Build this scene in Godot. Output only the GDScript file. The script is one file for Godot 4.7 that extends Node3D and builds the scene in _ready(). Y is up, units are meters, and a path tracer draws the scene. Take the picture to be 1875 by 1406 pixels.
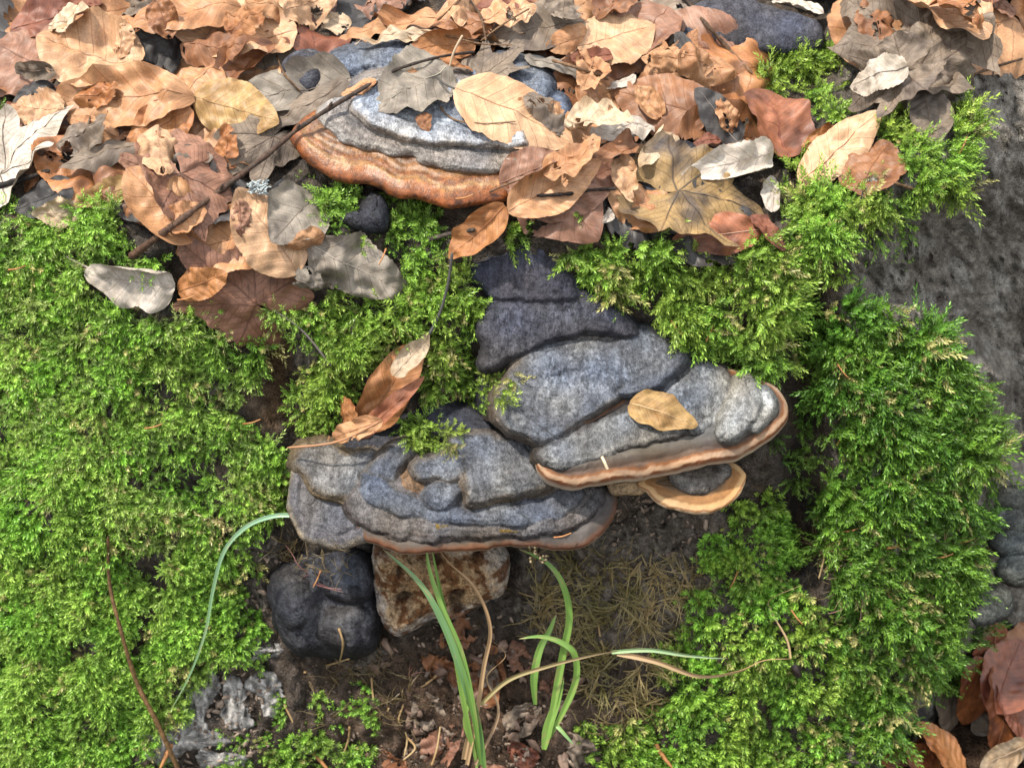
extends Node3D
# Mossy tree stump with bracket fungi and beech litter. Stump features are laid out on a plan of 2700 units per metre (x to the right, y down the stump's face),
# every point with its own real height h (cm) above that tilted plan.

const U := 1.0 / 2700.0
const PITCH := 0.698
const D := 1.10
const GROUND := -0.045
var C := Vector3(0, 0.30, 0)
var AX := Vector3.RIGHT
var AB := Vector3(0, cos(PITCH), -sin(PITCH))
var AN := Vector3(0, sin(PITCH), cos(PITCH))
var rng := RandomNumberGenerator.new()
var n1 := FastNoiseLite.new()   # smooth
var n2 := FastNoiseLite.new()   # ridged
var n3 := FastNoiseLite.new()   # cellular
var taken := {}
var buf := PackedFloat32Array()  # height of what already lies there
const BX := -300.0
const BY := -400.0
const BC := 10.0
const BW := 260
const BH := 220
var M := {}

func L(r: float, g: float, b: float) -> Color: return Color(r, g, b)

# ---------------------------------------------------------------- places
func at(px: float, py: float, h: float) -> Vector3:
	var hm := h * 0.01
	var k := (1.0 - hm / D) * U
	return C + AX * ((px - 937.5) * k) + AB * ((703.0 - py) * k) + AN * hm

func plan(p: Vector3) -> Vector3:   # the inverse: (px, py, h)
	var q := p - C
	var hm := q.dot(AN)
	var k := (1.0 - hm / D) * U
	return Vector3(q.dot(AX) / k + 937.5, 703.0 - q.dot(AB) / k, hm * 100.0)

func line_at(x: float, pts: Array) -> float:
	if x <= pts[0][0]: return pts[0][1]
	for i in range(1, pts.size()):
		if x <= pts[i][0]:
			var t: float = (x - pts[i - 1][0]) / (pts[i][0] - pts[i - 1][0])
			t = t * t * (3.0 - 2.0 * t)
			return lerpf(pts[i - 1][1], pts[i][1], t)
	return pts[-1][1]

const RIDGE := [[-400, 400], [0, 385], [300, 410], [600, 395], [900, 385], [1150, 405], [1400, 430], [1500, 400], [1620, 330], [1750, 270], [1950, 240]]
const EDGE := [[-400, 1760], [200, 1720], [330, 1690], [450, 1570], [545, 1560], [575, 1700], [625, 1765], [700, 1800], [850, 1815], [1000, 1800], [1150, 1765], [1300, 1680], [1420, 1630], [1800, 1560]]
const DENTS := [[275, 690, 45, -1.8], [355, 870, 45, -2.0], [255, 1065, 40, -1.8], [505, 690, 55, -1.8], [1475, 640, 45, -1.6], [1465, 960, 60, -3.0], [1440, 800, 60, -1.5], [1350, 900, 50, -1.2], [390, 690, 30, -0.8],
	[640, 560, 40, -1.2], [60, 760, 60, -0.8], [700, 400, 70, -0.8], [820, 400, 50, -1.5], [1420, 1210, 70, 1.0], [1380, 1150, 120, 1.6], [120, 900, 160, 1.0], [140, 1150, 200, 1.2], [300, 600, 120, 0.7], [1300, 520, 150, 1.4], [1010, 420, 120, 0.9],
	[660, 620, 80, 1.0], [830, 620, 70, 0.6], [470, 1100, 60, -1.2], [1000, 1000, 200, -1.4], [600, 1060, 140, -1.0]]

func hs(px: float, py: float) -> float:
	var r := line_at(px, RIDGE)
	var t := (py - r) / 27.0
	var a := 0.92 * t
	var b := -0.42 * t
	var k := 2.2
	var q := clampf(0.5 + 0.5 * (b - a) / k, 0.0, 1.0)
	var h := lerpf(b, a, q) - k * q * (1.0 - q)
	h -= maxf(0.0, (260.0 - px) / 27.0) * maxf(0.0, (260.0 - px) / 27.0) * 0.018
	for d in DENTS:
		var x: float = (px - d[0]) / d[2]
		var y: float = (py - d[1]) / d[2]
		var w := x * x + y * y
		if w < 6.0: h += d[3] * exp(-w)
	# furrow between the front and the right-hand root
	var fx := (px - 1478.0 + (py - 700.0) * 0.02) / 32.0
	h -= 3.0 * exp(-fx * fx) * smoothstep(430.0, 560.0, py) * (1.0 - smoothstep(1000.0, 1120.0, py))
	# the right-hand root swells
	var mx := (px - 1660.0) / 170.0
	var my := (py - 840.0) / 330.0
	h += 2.6 * exp(-(mx * mx + my * my))
	# right flank falls away
	var e := line_at(py, EDGE)
	var steep := smoothstep(540.0, 620.0, py)
	var wdt := lerpf(110.0, 60.0, steep)
	var c := clampf((px - e + 30.0) / wdt, 0.0, 4.0)
	h -= lerpf(5.5, 9.0, steep) * (1.0 - exp(-c * c)) + maxf(0.0, px - e - 100.0) / 27.0 * 0.55
	# the foot runs out forwards
	h += maxf(0.0, (py - 1240.0) / 27.0) * 0.5 * exp(-pow((px - 860.0) / 240.0, 2.0))
	return h

func rough(px: float, py: float) -> float:
	var p := Vector3(px, py, 0)
	return n1.get_noise_2d(px * 0.9, py * 0.9) * 1.1 + n1.get_noise_2d(px * 3.0, py * 3.0 + 500.0) * 0.45

func bark(px: float, py: float) -> float:   # furrows that run down the stump
	var v := n2.get_noise_2d(px * 1.3 + n1.get_noise_2d(px, py) * 40.0, py * 0.32)
	return v * 0.55 + n2.get_noise_2d(px * 3.0, py * 2.2 + 90.0) * 0.22 + n1.get_noise_2d(px * 12.0, py * 12.0) * 0.1

func top_of(px: float, py: float) -> float:
	return hs(px, py) + rough(px, py)

func ground_h(py: float) -> float:
	var s := (703.0 - py) * U * AB.y
	return 100.0 * (GROUND - C.y - s) / (AN.y - s / D)

func cell(px: float, py: float) -> int:
	var i := clampi(int((px - BX) / BC), 0, BW - 1)
	var j := clampi(int((py - BY) / BC), 0, BH - 1)
	return j * BW + i

func high(px: float, py: float) -> float: return buf[cell(px, py)]

func lay(p: Vector3, most := 99.0) -> void:
	var q := plan(p)
	var c := cell(q.x, q.y)
	buf[c] = maxf(buf[c], minf(q.z, most))

# ---------------------------------------------------------------- naming
func numbered(called: String) -> String:
	var n: int = taken.get(called, 0)
	taken[called] = n + 1
	return called if n == 0 else "%s_%03d" % [called, n]

func tag(o: Node, label: String, category: String, group := "", kind := "") -> void:
	if label: o.set_meta("label", label)
	if category: o.set_meta("category", category)
	if group: o.set_meta("group", group)
	if kind: o.set_meta("kind", kind)

func thing(called: String, label: String, category: String, group := "", where := Vector3.ZERO) -> Node3D:
	var o := Node3D.new()
	o.name = numbered(called)
	add_child(o)
	o.position = where
	tag(o, label, category, group)
	return o

func obj(called: String, mesh: Mesh, mat: Material, parent: Node = null) -> MeshInstance3D:
	var o := MeshInstance3D.new()
	o.mesh = mesh
	o.material_override = mat
	if parent == null:
		o.name = numbered(called)
		add_child(o)
	else:
		o.name = called
		parent.add_child(o, true)
	return o

# ---------------------------------------------------------------- meshes
func build(v: PackedVector3Array, idx: PackedInt32Array, cols := PackedColorArray(), uvs := PackedVector2Array(), origin := Vector3.ZERO) -> ArrayMesh:
	var nn := PackedVector3Array()
	nn.resize(v.size())
	var i := 0
	while i < idx.size():
		var a := idx[i]
		var b := idx[i + 1]
		var c := idx[i + 2]
		var f := (v[c] - v[a]).cross(v[b] - v[a])
		nn[a] += f
		nn[b] += f
		nn[c] += f
		i += 3
	for k in nn.size(): nn[k] = nn[k].normalized() if nn[k].length_squared() > 1e-24 else Vector3.UP
	if origin != Vector3.ZERO:
		for k in v.size(): v[k] -= origin
	var arr := []
	arr.resize(Mesh.ARRAY_MAX)
	arr[Mesh.ARRAY_VERTEX] = v
	arr[Mesh.ARRAY_NORMAL] = nn
	arr[Mesh.ARRAY_INDEX] = idx
	if cols.size(): arr[Mesh.ARRAY_COLOR] = cols
	if uvs.size(): arr[Mesh.ARRAY_TEX_UV] = uvs
	var m := ArrayMesh.new()
	m.add_surface_from_arrays(Mesh.PRIMITIVE_TRIANGLES, arr)
	return m

func grid_idx(nu: int, nv: int, wrap := false) -> PackedInt32Array:   # nv rows of nu
	var idx := PackedInt32Array()
	for j in nv - 1:
		for i in (nu if wrap else nu - 1):
			var i2 := (i + 1) % nu
			var a := j * nu + i
			var b := j * nu + i2
			var c := (j + 1) * nu + i2
			var d := (j + 1) * nu + i
			idx.append_array([a, b, c, a, c, d])
	return idx

func spline(pts: Array, per: int) -> PackedVector3Array:
	var out := PackedVector3Array()
	for i in pts.size() - 1:
		var p0: Vector3 = pts[maxi(i - 1, 0)]
		var p1: Vector3 = pts[i]
		var p2: Vector3 = pts[i + 1]
		var p3: Vector3 = pts[mini(i + 2, pts.size() - 1)]
		for k in per: out.append(p1.cubic_interpolate(p2, p0, p3, float(k) / per))
	out.append(pts[-1])
	return out

func tube(path: PackedVector3Array, r0: float, r1: float, col: Color, col2: Color, bumps := 0.0, origin := Vector3.ZERO, sides := 7) -> ArrayMesh:
	var v := PackedVector3Array()
	var cols := PackedColorArray()
	var n := path.size()
	var side := Vector3.ZERO
	for i in n:
		var d := (path[mini(i + 1, n - 1)] - path[maxi(i - 1, 0)]).normalized()
		if side == Vector3.ZERO: side = d.cross(AN if absf(d.dot(AN)) < 0.9 else AX).normalized()
		side = (side - d * side.dot(d)).normalized()
		var up := d.cross(side)
		var t := float(i) / (n - 1)
		var r := lerpf(r0, r1, t) * (1.0 + bumps * n1.get_noise_2d(i * 25.0, r0 * 90000.0))
		if i == 0 or i == n - 1: r *= 0.35
		for k in sides:
			var a := TAU * k / sides
			v.append(path[i] + (side * cos(a) + up * sin(a)) * r)
			cols.append(col.lerp(col2, clampf(t + n1.get_noise_2d(i * 30.0, k * 20.0) * 0.7, 0.0, 1.0)))
	var idx := grid_idx(sides, n, true)
	for k in range(1, sides - 1):
		idx.append_array([0, k + 1, k])
		var z := (n - 1) * sides
		idx.append_array([z, z + k, z + k + 1])
	return build(v, idx, cols, PackedVector2Array(), origin)

func ribbon(path: PackedVector3Array, w: float, face: Vector3, col: Color, col2: Color, fold := 0.35, twist := 0.0, origin := Vector3.ZERO, base_w := 0.45) -> ArrayMesh:
	var v := PackedVector3Array()
	var cols := PackedColorArray()
	var n := path.size()
	for i in n:
		var d := (path[mini(i + 1, n - 1)] - path[maxi(i - 1, 0)]).normalized()
		var t := float(i) / (n - 1)
		var s := d.cross(face).normalized().rotated(d, twist * t)
		var up := s.cross(d)
		var hw := w * 0.42 * minf(1.0, lerpf(base_w, 1.0, clampf(t * 4.0, 0, 1))) * pow(maxf(1.0 - pow(t, 3.0), 0.02), 0.8)
		for k in 7:
			var x := (k - 3) / 3.0
			v.append(path[i] + s * hw * x + up * (absf(x) * hw * fold + (0.00012 if k % 2 else 0.0)))
			cols.append(col.lerp(col2, clampf(t * 0.8 + (0.25 if k == 3 else 0.0) + (0.22 if k % 2 else -0.1) + n1.get_noise_2d(i * 9.0, k * 60.0) * 0.4, 0.0, 1.0)).lerp(L(0.36, 0.26, 0.13), smoothstep(0.9, 1.0, t) * 0.8 + 0.5 * smoothstep(0.35, 0.5, n1.get_noise_2d(i * 14.0 + w * 90000.0, k * 25.0))))
	return build(v, grid_idx(7, n), cols, PackedVector2Array(), origin)

# ---------------------------------------------------------------- fungus shelves
func closed_curve(pts: Array, step: float) -> PackedVector2Array:
	var raw := PackedVector2Array()
	var n := pts.size()
	for i in n:
		var p0 := Vector2(pts[(i + n - 1) % n][0], pts[(i + n - 1) % n][1])
		var p1 := Vector2(pts[i][0], pts[i][1])
		var p2 := Vector2(pts[(i + 1) % n][0], pts[(i + 1) % n][1])
		var p3 := Vector2(pts[(i + 2) % n][0], pts[(i + 2) % n][1])
		for k in 12: raw.append(p1.cubic_interpolate(p2, p0, p3, k / 12.0))
	var total := 0.0
	for i in raw.size(): total += raw[i].distance_to(raw[(i + 1) % raw.size()])
	var m := clampi(int(total / step), 40, 420)
	var out := PackedVector2Array()
	var want := 0.0
	var gone := 0.0
	for i in raw.size():
		var a := raw[i]
		var b := raw[(i + 1) % raw.size()]
		var l := a.distance_to(b)
		while want <= gone + l and out.size() < m:
			out.append(a.lerp(b, (want - gone) / maxf(l, 1e-6)))
			want += total / m
		gone += l
	return out

func near_on(spine: Array, p: Vector2) -> Vector2:
	var best := Vector2(spine[0][0], spine[0][1])
	var bd := p.distance_squared_to(best)
	for i in spine.size() - 1:
		var q := Geometry2D.get_closest_point_to_segment(p, Vector2(spine[i][0], spine[i][1]), Vector2(spine[i + 1][0], spine[i + 1][1]))
		var d := p.distance_squared_to(q)
		if d < bd:
			bd = d
			best = q
	return best

func zone(zones: Array, q: float) -> Color:
	if q <= zones[0][0]: return zones[0][1]
	for i in range(1, zones.size()):
		if q <= zones[i][0]:
			var t: float = (q - zones[i - 1][0]) / maxf(zones[i][0] - zones[i - 1][0], 1e-5)
			var ca: Color = zones[i - 1][1]
			return ca.lerp(zones[i][1], t)
	return zones[-1][1]

# A pad grown on a tilted plane: outline and spine on the plan, plane height h0 at the spine's first point with gradients gx, gy (cm per cm), edge rounded over R by drop,
# lip = [inset, depth] pairs down the edge and in underneath, zones = colours by the way from the edge (below 0: down the lip).
func shelf(parent: Node3D, called: String, outline: Array, spine: Array, h0: float, gx: float, gy: float, o := {}) -> MeshInstance3D:
	var R: float = o.get("R", 0.9)
	var drop: float = o.get("drop", 0.6)
	var dome: float = 0.6 * float(o.get("dome", 0.3))
	var lip: Array = o.get("lip", [[0.03, 0.25], [0.15, 0.6], [0.5, 1.0], [1.4, 1.3]])
	var zones: Array = o.get("zones", Z.grey)
	var amp: float = o.get("amp", 0.16)
	var fine: float = o.get("fine", 0.035)
	var sd: float = o.get("seed", float(taken.size() * 37 + called.length() * 11 + outline[0][0]))
	var grooves: Array = o.get("grooves", [])
	var cracks: Array = o.get("cracks", [])
	var wob: float = o.get("wobble", 0.12)
	var jag: float = o.get("jag", 2.5)
	var pleat: float = o.get("pleat", 0.0)
	var ref := Vector2(spine[0][0], spine[0][1])
	var line: Array = spine.duplicate()
	line.sort_custom(func(a, b): return a[0] + a[1] * 0.001 < b[0] + b[1] * 0.001)
	spine = []
	for i in line.size() - 1:
		var q0 := Vector2(line[maxi(i - 1, 0)][0], line[maxi(i - 1, 0)][1])
		var q1 := Vector2(line[i][0], line[i][1])
		var q2 := Vector2(line[i + 1][0], line[i + 1][1])
		var q3 := Vector2(line[mini(i + 2, line.size() - 1)][0], line[mini(i + 2, line.size() - 1)][1])
		for k in 8:
			var q := q1.cubic_interpolate(q2, q0, q3, k / 8.0)
			spine.append([q.x, q.y])
	spine.append(line[-1])
	var curve := closed_curve(outline, o.get("step", 3.8))
	var n := curve.size()
	for i in n:
		curve[i] += Vector2(n1.get_noise_2d(curve[i].x * 1.9 + sd, curve[i].y * 1.9) + 0.25 * n1.get_noise_2d(curve[i].x * 9.0, curve[i].y * 9.0), n1.get_noise_2d(curve[i].x * 1.9, curve[i].y * 1.9 + sd + 77.0) + 0.25 * n1.get_noise_2d(curve[i].x * 9.0 + 50.0, curve[i].y * 9.0)) * jag * 1.6
	var nor := (-AX * gx + AB * gy + AN).normalized()
	var v := PackedVector3Array()
	var cols := PackedColorArray()
	var mid := at(ref.x, ref.y, h0)
	var rows := 0
	# the lip, from below upwards
	for j in range(lip.size() - 1, -1, -1):
		rows += 1
		for i in n:
			var sp := near_on(spine, curve[i])
			var full := curve[i].distance_to(sp) / 27.0
			var ins := minf(lip[j][0], full * 0.95)
			var q := curve[i].move_toward(sp, ins * 27.0)
			var h := h0 + gx * (q.x - ref.x) / 27.0 + gy * (q.y - ref.y) / 27.0
			var wave := n1.get_noise_2d(curve[i].x * 1.1 + sd, curve[i].y * 1.1) * 0.4
			var p: Vector3 = at(q.x, q.y, h) - nor * 0.01 * (drop + lip[j][1] * (1.0 + wave)) + nor * 0.01 * n1.get_noise_2d(q.x * 0.9 + sd, q.y * 0.9) * 1.9 * amp
			p += nor * 0.01 * fine * n1.get_noise_3d(p.x * 9000.0, p.y * 9000.0, p.z * 9000.0)
			v.append(p)
			cols.append(zone(zones, -lip[j][1] + (n1.get_noise_2d(q.x * 1.7, q.y * 1.7 + sd) + 0.4 * n1.get_noise_2d(q.x * 11.0, q.y * 11.0)) * wob * 0.8))
	var far := 0.0
	for i in n: far = maxf(far, curve[i].distance_to(near_on(spine, curve[i])) / 27.0)
	var ring: Array = []
	var e := 0.0
	while e < far:
		ring.append(e)
		e += 0.035 if e < R * 0.5 else 0.08 if e < R * 1.5 else 0.12
	ring.append(99.0)
	for e0 in ring:
		rows += 1
		for i in n:
			var sp := near_on(spine, curve[i])
			var full := curve[i].distance_to(sp) / 27.0
			var ee: float = e0 if far <= R * 1.5 else e0 * lerpf(1.0, full / far, smoothstep(R, far, e0))
			ee = minf(ee, full)
			var q := curve[i].move_toward(sp, ee * 27.0)
			var h := h0 + gx * (q.x - ref.x) / 27.0 + gy * (q.y - ref.y) / 27.0
			var en := ee / maxf(full, 0.02)
			var x := minf(ee / minf(R, maxf(full * 0.85, 0.02)), 1.0)
			var up := -drop * (1.0 - sqrt(maxf(0.0, 1.0 - (1.0 - x) * (1.0 - x)))) + dome * (1.0 - pow(1.0 - minf(en, 1.0), 2.0))
			up += (n1.get_noise_2d(q.x * 0.9 + sd, q.y * 0.9) * 1.9 + n1.get_noise_2d(q.x * 2.6 + sd, q.y * 2.6) * 0.45 * x) * amp
			var cr := absf(n1.get_noise_2d(q.x * 1.5 + sd * 1.7, q.y * 1.5 + 31.0)) / 0.02
			var crk := exp(-cr * cr) * smoothstep(0.05, 0.3, n1.get_noise_2d(q.x * 0.9 + 77.0, q.y * 0.9 + sd)) * (1.0 - smoothstep(0.75, 1.0, en)) * float(o.get("split", 1.0))
			up -= crk * 0.14
			var we := ee + n1.get_noise_2d(q.x * 1.6, q.y * 1.6 + sd) * 0.18
			var zr := sin(we * 11.0 + 2.0 * n1.get_noise_2d(q.x * 1.2 + 9.0, q.y * 1.2)) * (1.0 - smoothstep(0.7, 1.0, en))
			zr *= float(o.get("rings", 1.0))
			up += 0.022 * zr * smoothstep(0.3, 1.0, ee)
			for g in grooves:
				var gd: float = (we - g[0]) / g[1]
				up += g[2] * exp(-gd * gd) * (1.0 - smoothstep(0.7, 1.0, en))
			for c in cracks:
				var cp := near_on(c[1], q + Vector2(n1.get_noise_2d(q.x * 6.0, q.y * 6.0), n1.get_noise_2d(q.x * 6.0 + 300.0, q.y * 6.0)) * 9.0)
				var cd: float = cp.distance_to(q) / c[0]
				if cd < 3.0: up -= 0.3 * exp(-cd * cd)
			if pleat > 0.0: up += pleat * sin(float(i) / n * TAU * 46.0 + 2.0 * n1.get_noise_2d(q.x * 4.0, q.y * 4.0)) * smoothstep(0.0, 0.3, ee) * (1.0 - smoothstep(0.6, 0.95, en))
			var p := at(q.x, q.y, h) + nor * 0.01 * up
			p += nor * 0.01 * fine * (n1.get_noise_3d(p.x * 9000.0, p.y * 9000.0, p.z * 9000.0) + 0.8 * n1.get_noise_3d(p.x * 22000.0, p.y * 22000.0, p.z * 22000.0))
			v.append(p)
			var zc := zone(zones, ee + (n1.get_noise_2d(q.x * 2.4 + 40.0, q.y * 2.4 + sd) + 0.6 * n1.get_noise_2d(q.x * 9.0, q.y * 9.0)) * wob * 1.8)
			var dust := smoothstep(-0.1, 0.5, n1.get_noise_2d(q.x * 1.7 + sd * 2.0, q.y * 1.7) + 0.7 * n1.get_noise_2d(q.x * 14.0, q.y * 14.0 + sd))
			zc = zc.lerp(Color(zc.r * 1.5 + 0.03, zc.g * 1.5 + 0.035, zc.b * 1.45 + 0.04), dust * float(o.get("dust", 0.6)))
			zc = zc * (1.0 + 0.07 * zr)
			zc = zc.lerp(L(0.05, 0.045, 0.04), crk * 0.7)
			var warm := 0.5 + 0.8 * n1.get_noise_2d(q.x * 0.8 + 500.0, q.y * 0.8)
			zc = Color(zc.r * lerpf(0.93, 1.13, warm), zc.g * lerpf(0.98, 1.04, warm), zc.b * lerpf(1.07, 0.9, warm))
			if o.has("spots"):
				up -= 0.18 * smoothstep(0.0, 0.4, n1.get_noise_2d(q.x * 5.0, q.y * 5.0)) + 0.35 * smoothstep(0.22, 0.45, n1.get_noise_2d(q.x * 1.5 + 800.0, q.y * 1.8))
				v[v.size() - 1] = at(q.x, q.y, h) + nor * 0.01 * up
				var sn := n1.get_noise_2d(q.x * 2.6, q.y * 2.6) + 0.8 * n1.get_noise_2d(q.x * 7.0, q.y * 7.0)
				var sc: Color = o.spots
				zc = zc.lerp(sc, smoothstep(-0.05, 0.35, sn) * 0.9)
				var hole := 0.8 * smoothstep(0.36, 0.5, n1.get_noise_2d(q.x * 1.5 + 800.0, q.y * 1.8))
				zc = zc.lerp(L(0.03, 0.02, 0.016), hole)
			cols.append(zc)
	for k in v.size(): lay(v[k])
	return obj(called, build(v, grid_idx(n, rows, true), cols, PackedVector2Array(), parent.position), o.get("mat", M.fungus), parent)

func tier(list: Array, outline: Array, spine: Array, h0: float, gx: float, gy: float, o := {}) -> void:
	var c := closed_curve(outline, 9.0)
	var lo := c[0]
	var hi := c[0]
	for q in c:
		lo = lo.min(q)
		hi = hi.max(q)
	list.append({"c": c, "lo": lo, "hi": hi, "ref": Vector2(spine[0][0], spine[0][1]), "h0": h0, "gx": gx, "gy": gy, "o": o})

func inside_by(c: PackedVector2Array, p: Vector2) -> float:   # distance to the outline, in px, negative outside
	var best := 1e9
	var into := false
	var b := c[c.size() - 1]
	for a in c:
		var e := a - b
		var w := p - b
		var d := (w - e * clampf(w.dot(e) / maxf(e.length_squared(), 1e-6), 0.0, 1.0)).length_squared()
		if d < best: best = d
		if (a.y > p.y) != (b.y > p.y) and p.x < (b.x - a.x) * (p.y - a.y) / (b.y - a.y) + a.x: into = not into
		b = a
	return sqrt(best) if into else -sqrt(best)

# The grown-together upper side of a bracket: its tiers' heights joined by a smooth maximum into one surface
func crust(parent: Node3D, called: String, list: Array, k: float, step: float) -> void:
	var lo: Vector2 = list[0].lo
	var hi: Vector2 = list[0].hi
	for t in list:
		lo = lo.min(t.lo)
		hi = hi.max(t.hi)
	lo -= Vector2(26, 26)
	hi += Vector2(26, 26)
	var nu := int((hi.x - lo.x) / step) + 1
	var nv := int((hi.y - lo.y) / step) + 1
	var v := PackedVector3Array()
	var cols := PackedColorArray()
	var keep := PackedByteArray()
	for j in nv:
		for i in nu:
			var q := lo + Vector2(i, j) * step
			var wq := q + Vector2(n1.get_noise_2d(q.x * 2.0, q.y * 2.0), n1.get_noise_2d(q.x * 2.0 + 60.0, q.y * 2.0)) * 5.0
			var h := -99.0
			var top := -99.0
			var near := -99.0
			var col := L(0.1, 0.1, 0.1)
			for t in list:
				if wq.x < t.lo.x - 24.0 or wq.y < t.lo.y - 24.0 or wq.x > t.hi.x + 24.0 or wq.y > t.hi.y + 24.0: continue
				var d: float = inside_by(t.c, wq) / 27.0
				near = maxf(near, d)
				var o: Dictionary = t.o
				var rr: float = o.get("R", 0.8)
				var drop: float = o.get("drop", 0.5)
				var x := clampf(d / rr, 0.0, 1.0)
				var ht: float = t.h0 + t.gx * (q.x - t.ref.x) / 27.0 + t.gy * (q.y - t.ref.y) / 27.0
				ht -= drop * (1.0 - sqrt(maxf(0.0, 1.0 - (1.0 - x) * (1.0 - x))))
				ht += 0.45 * float(o.get("dome", 0.3)) * (1.0 - exp(-maxf(d, 0.0) * 0.8))
				if d < 0.0: ht -= minf(-d, 0.14) * 0.8 + maxf(0.0, -d - 0.14) * 4.5
				ht += n1.get_noise_2d(q.x * 0.9 + t.ref.x, q.y * 0.9) * 1.7 * float(o.get("amp", 0.2))
				var we := d + n1.get_noise_2d(q.x * 1.6, q.y * 1.6 + t.ref.x) * 0.16
				var zr := sin(we * 13.0 + 1.5 * n1.get_noise_2d(q.x * 1.2 + 9.0, q.y * 1.2)) * smoothstep(0.1, 0.4, d) * (1.0 - smoothstep(1.2, 3.2, d)) * float(o.get("rings", 1.0))
				ht += 0.028 * zr
				for g in o.get("grooves", []):
					var gd: float = (we - g[0]) / g[1]
					ht += g[2] * exp(-gd * gd)
				for c in o.get("cracks", []):
					var cd: float = near_on(c[1], q + Vector2(n1.get_noise_2d(q.x * 6.0, q.y * 6.0), n1.get_noise_2d(q.x * 6.0 + 300.0, q.y * 6.0)) * 9.0).distance_to(q) / c[0]
					if cd < 3.0: ht -= 0.22 * exp(-cd * cd)
				if ht > top:
					top = ht
					col = zone(o.get("zones", Z.grey), d + (n1.get_noise_2d(q.x * 2.4 + 40.0, q.y * 2.4) + 0.6 * n1.get_noise_2d(q.x * 9.0, q.y * 9.0)) * 0.2)
					var dust := smoothstep(-0.15, 0.45, n1.get_noise_2d(q.x * 1.5 + t.ref.y, q.y * 1.5) + 0.8 * n1.get_noise_2d(q.x * 13.0, q.y * 13.0)) * smoothstep(-0.1, 0.5, d)
					col = col.lerp(Color(col.r * 1.55 + 0.03, col.g * 1.55 + 0.035, col.b * 1.5 + 0.04), dust * float(o.get("dust", 0.6)))
					col = col * (1.0 + 0.08 * zr)
				var m := maxf(k - absf(h - ht), 0.0) / k
				h = maxf(h, ht) + (m * m * k * 0.25 if h > -50.0 else 0.0)
			var cr := absf(n1.get_noise_2d(q.x * 1.5 + 12.0, q.y * 1.5 + 31.0)) / 0.022
			var crk := exp(-cr * cr) * smoothstep(0.08, 0.3, n1.get_noise_2d(q.x * 0.9 + 77.0, q.y * 0.9 + 5.0))
			h -= crk * 0.1
			col = col.lerp(L(0.055, 0.05, 0.045), crk * 0.6)
			h += 0.05 * n1.get_noise_2d(q.x * 8.0, q.y * 8.0) + 0.035 * n1.get_noise_2d(q.x * 22.0, q.y * 22.0)
			var warm := 0.5 + 0.8 * n1.get_noise_2d(q.x * 0.8 + 500.0, q.y * 0.8)
			cols.append(Color(col.r * lerpf(0.93, 1.13, warm), col.g * lerpf(0.98, 1.04, warm), col.b * lerpf(1.07, 0.9, warm)))
			v.append(at(q.x, q.y, h if near > -0.9 else -20.0))
			keep.append(1 if near > -0.5 else 0)
	var idx := PackedInt32Array()
	for j in nv - 1:
		for i in nu - 1:
			var a := j * nu + i
			if keep[a] + keep[a + 1] + keep[a + nu] + keep[a + nu + 1] < 4: continue
			idx.append_array([a, a + 1, a + nu + 1, a, a + nu + 1, a + nu])
	# drop the unused points
	var to := PackedInt32Array()
	to.resize(v.size())
	to.fill(-1)
	var v2 := PackedVector3Array()
	var c2 := PackedColorArray()
	for n in idx.size():
		var a := idx[n]
		if to[a] < 0:
			to[a] = v2.size()
			v2.append(v[a])
			c2.append(cols[a])
			lay(v[a])
		idx[n] = to[a]
	obj(called, build(v2, idx, c2, PackedVector2Array(), parent.position), M.fungus, parent)

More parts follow.
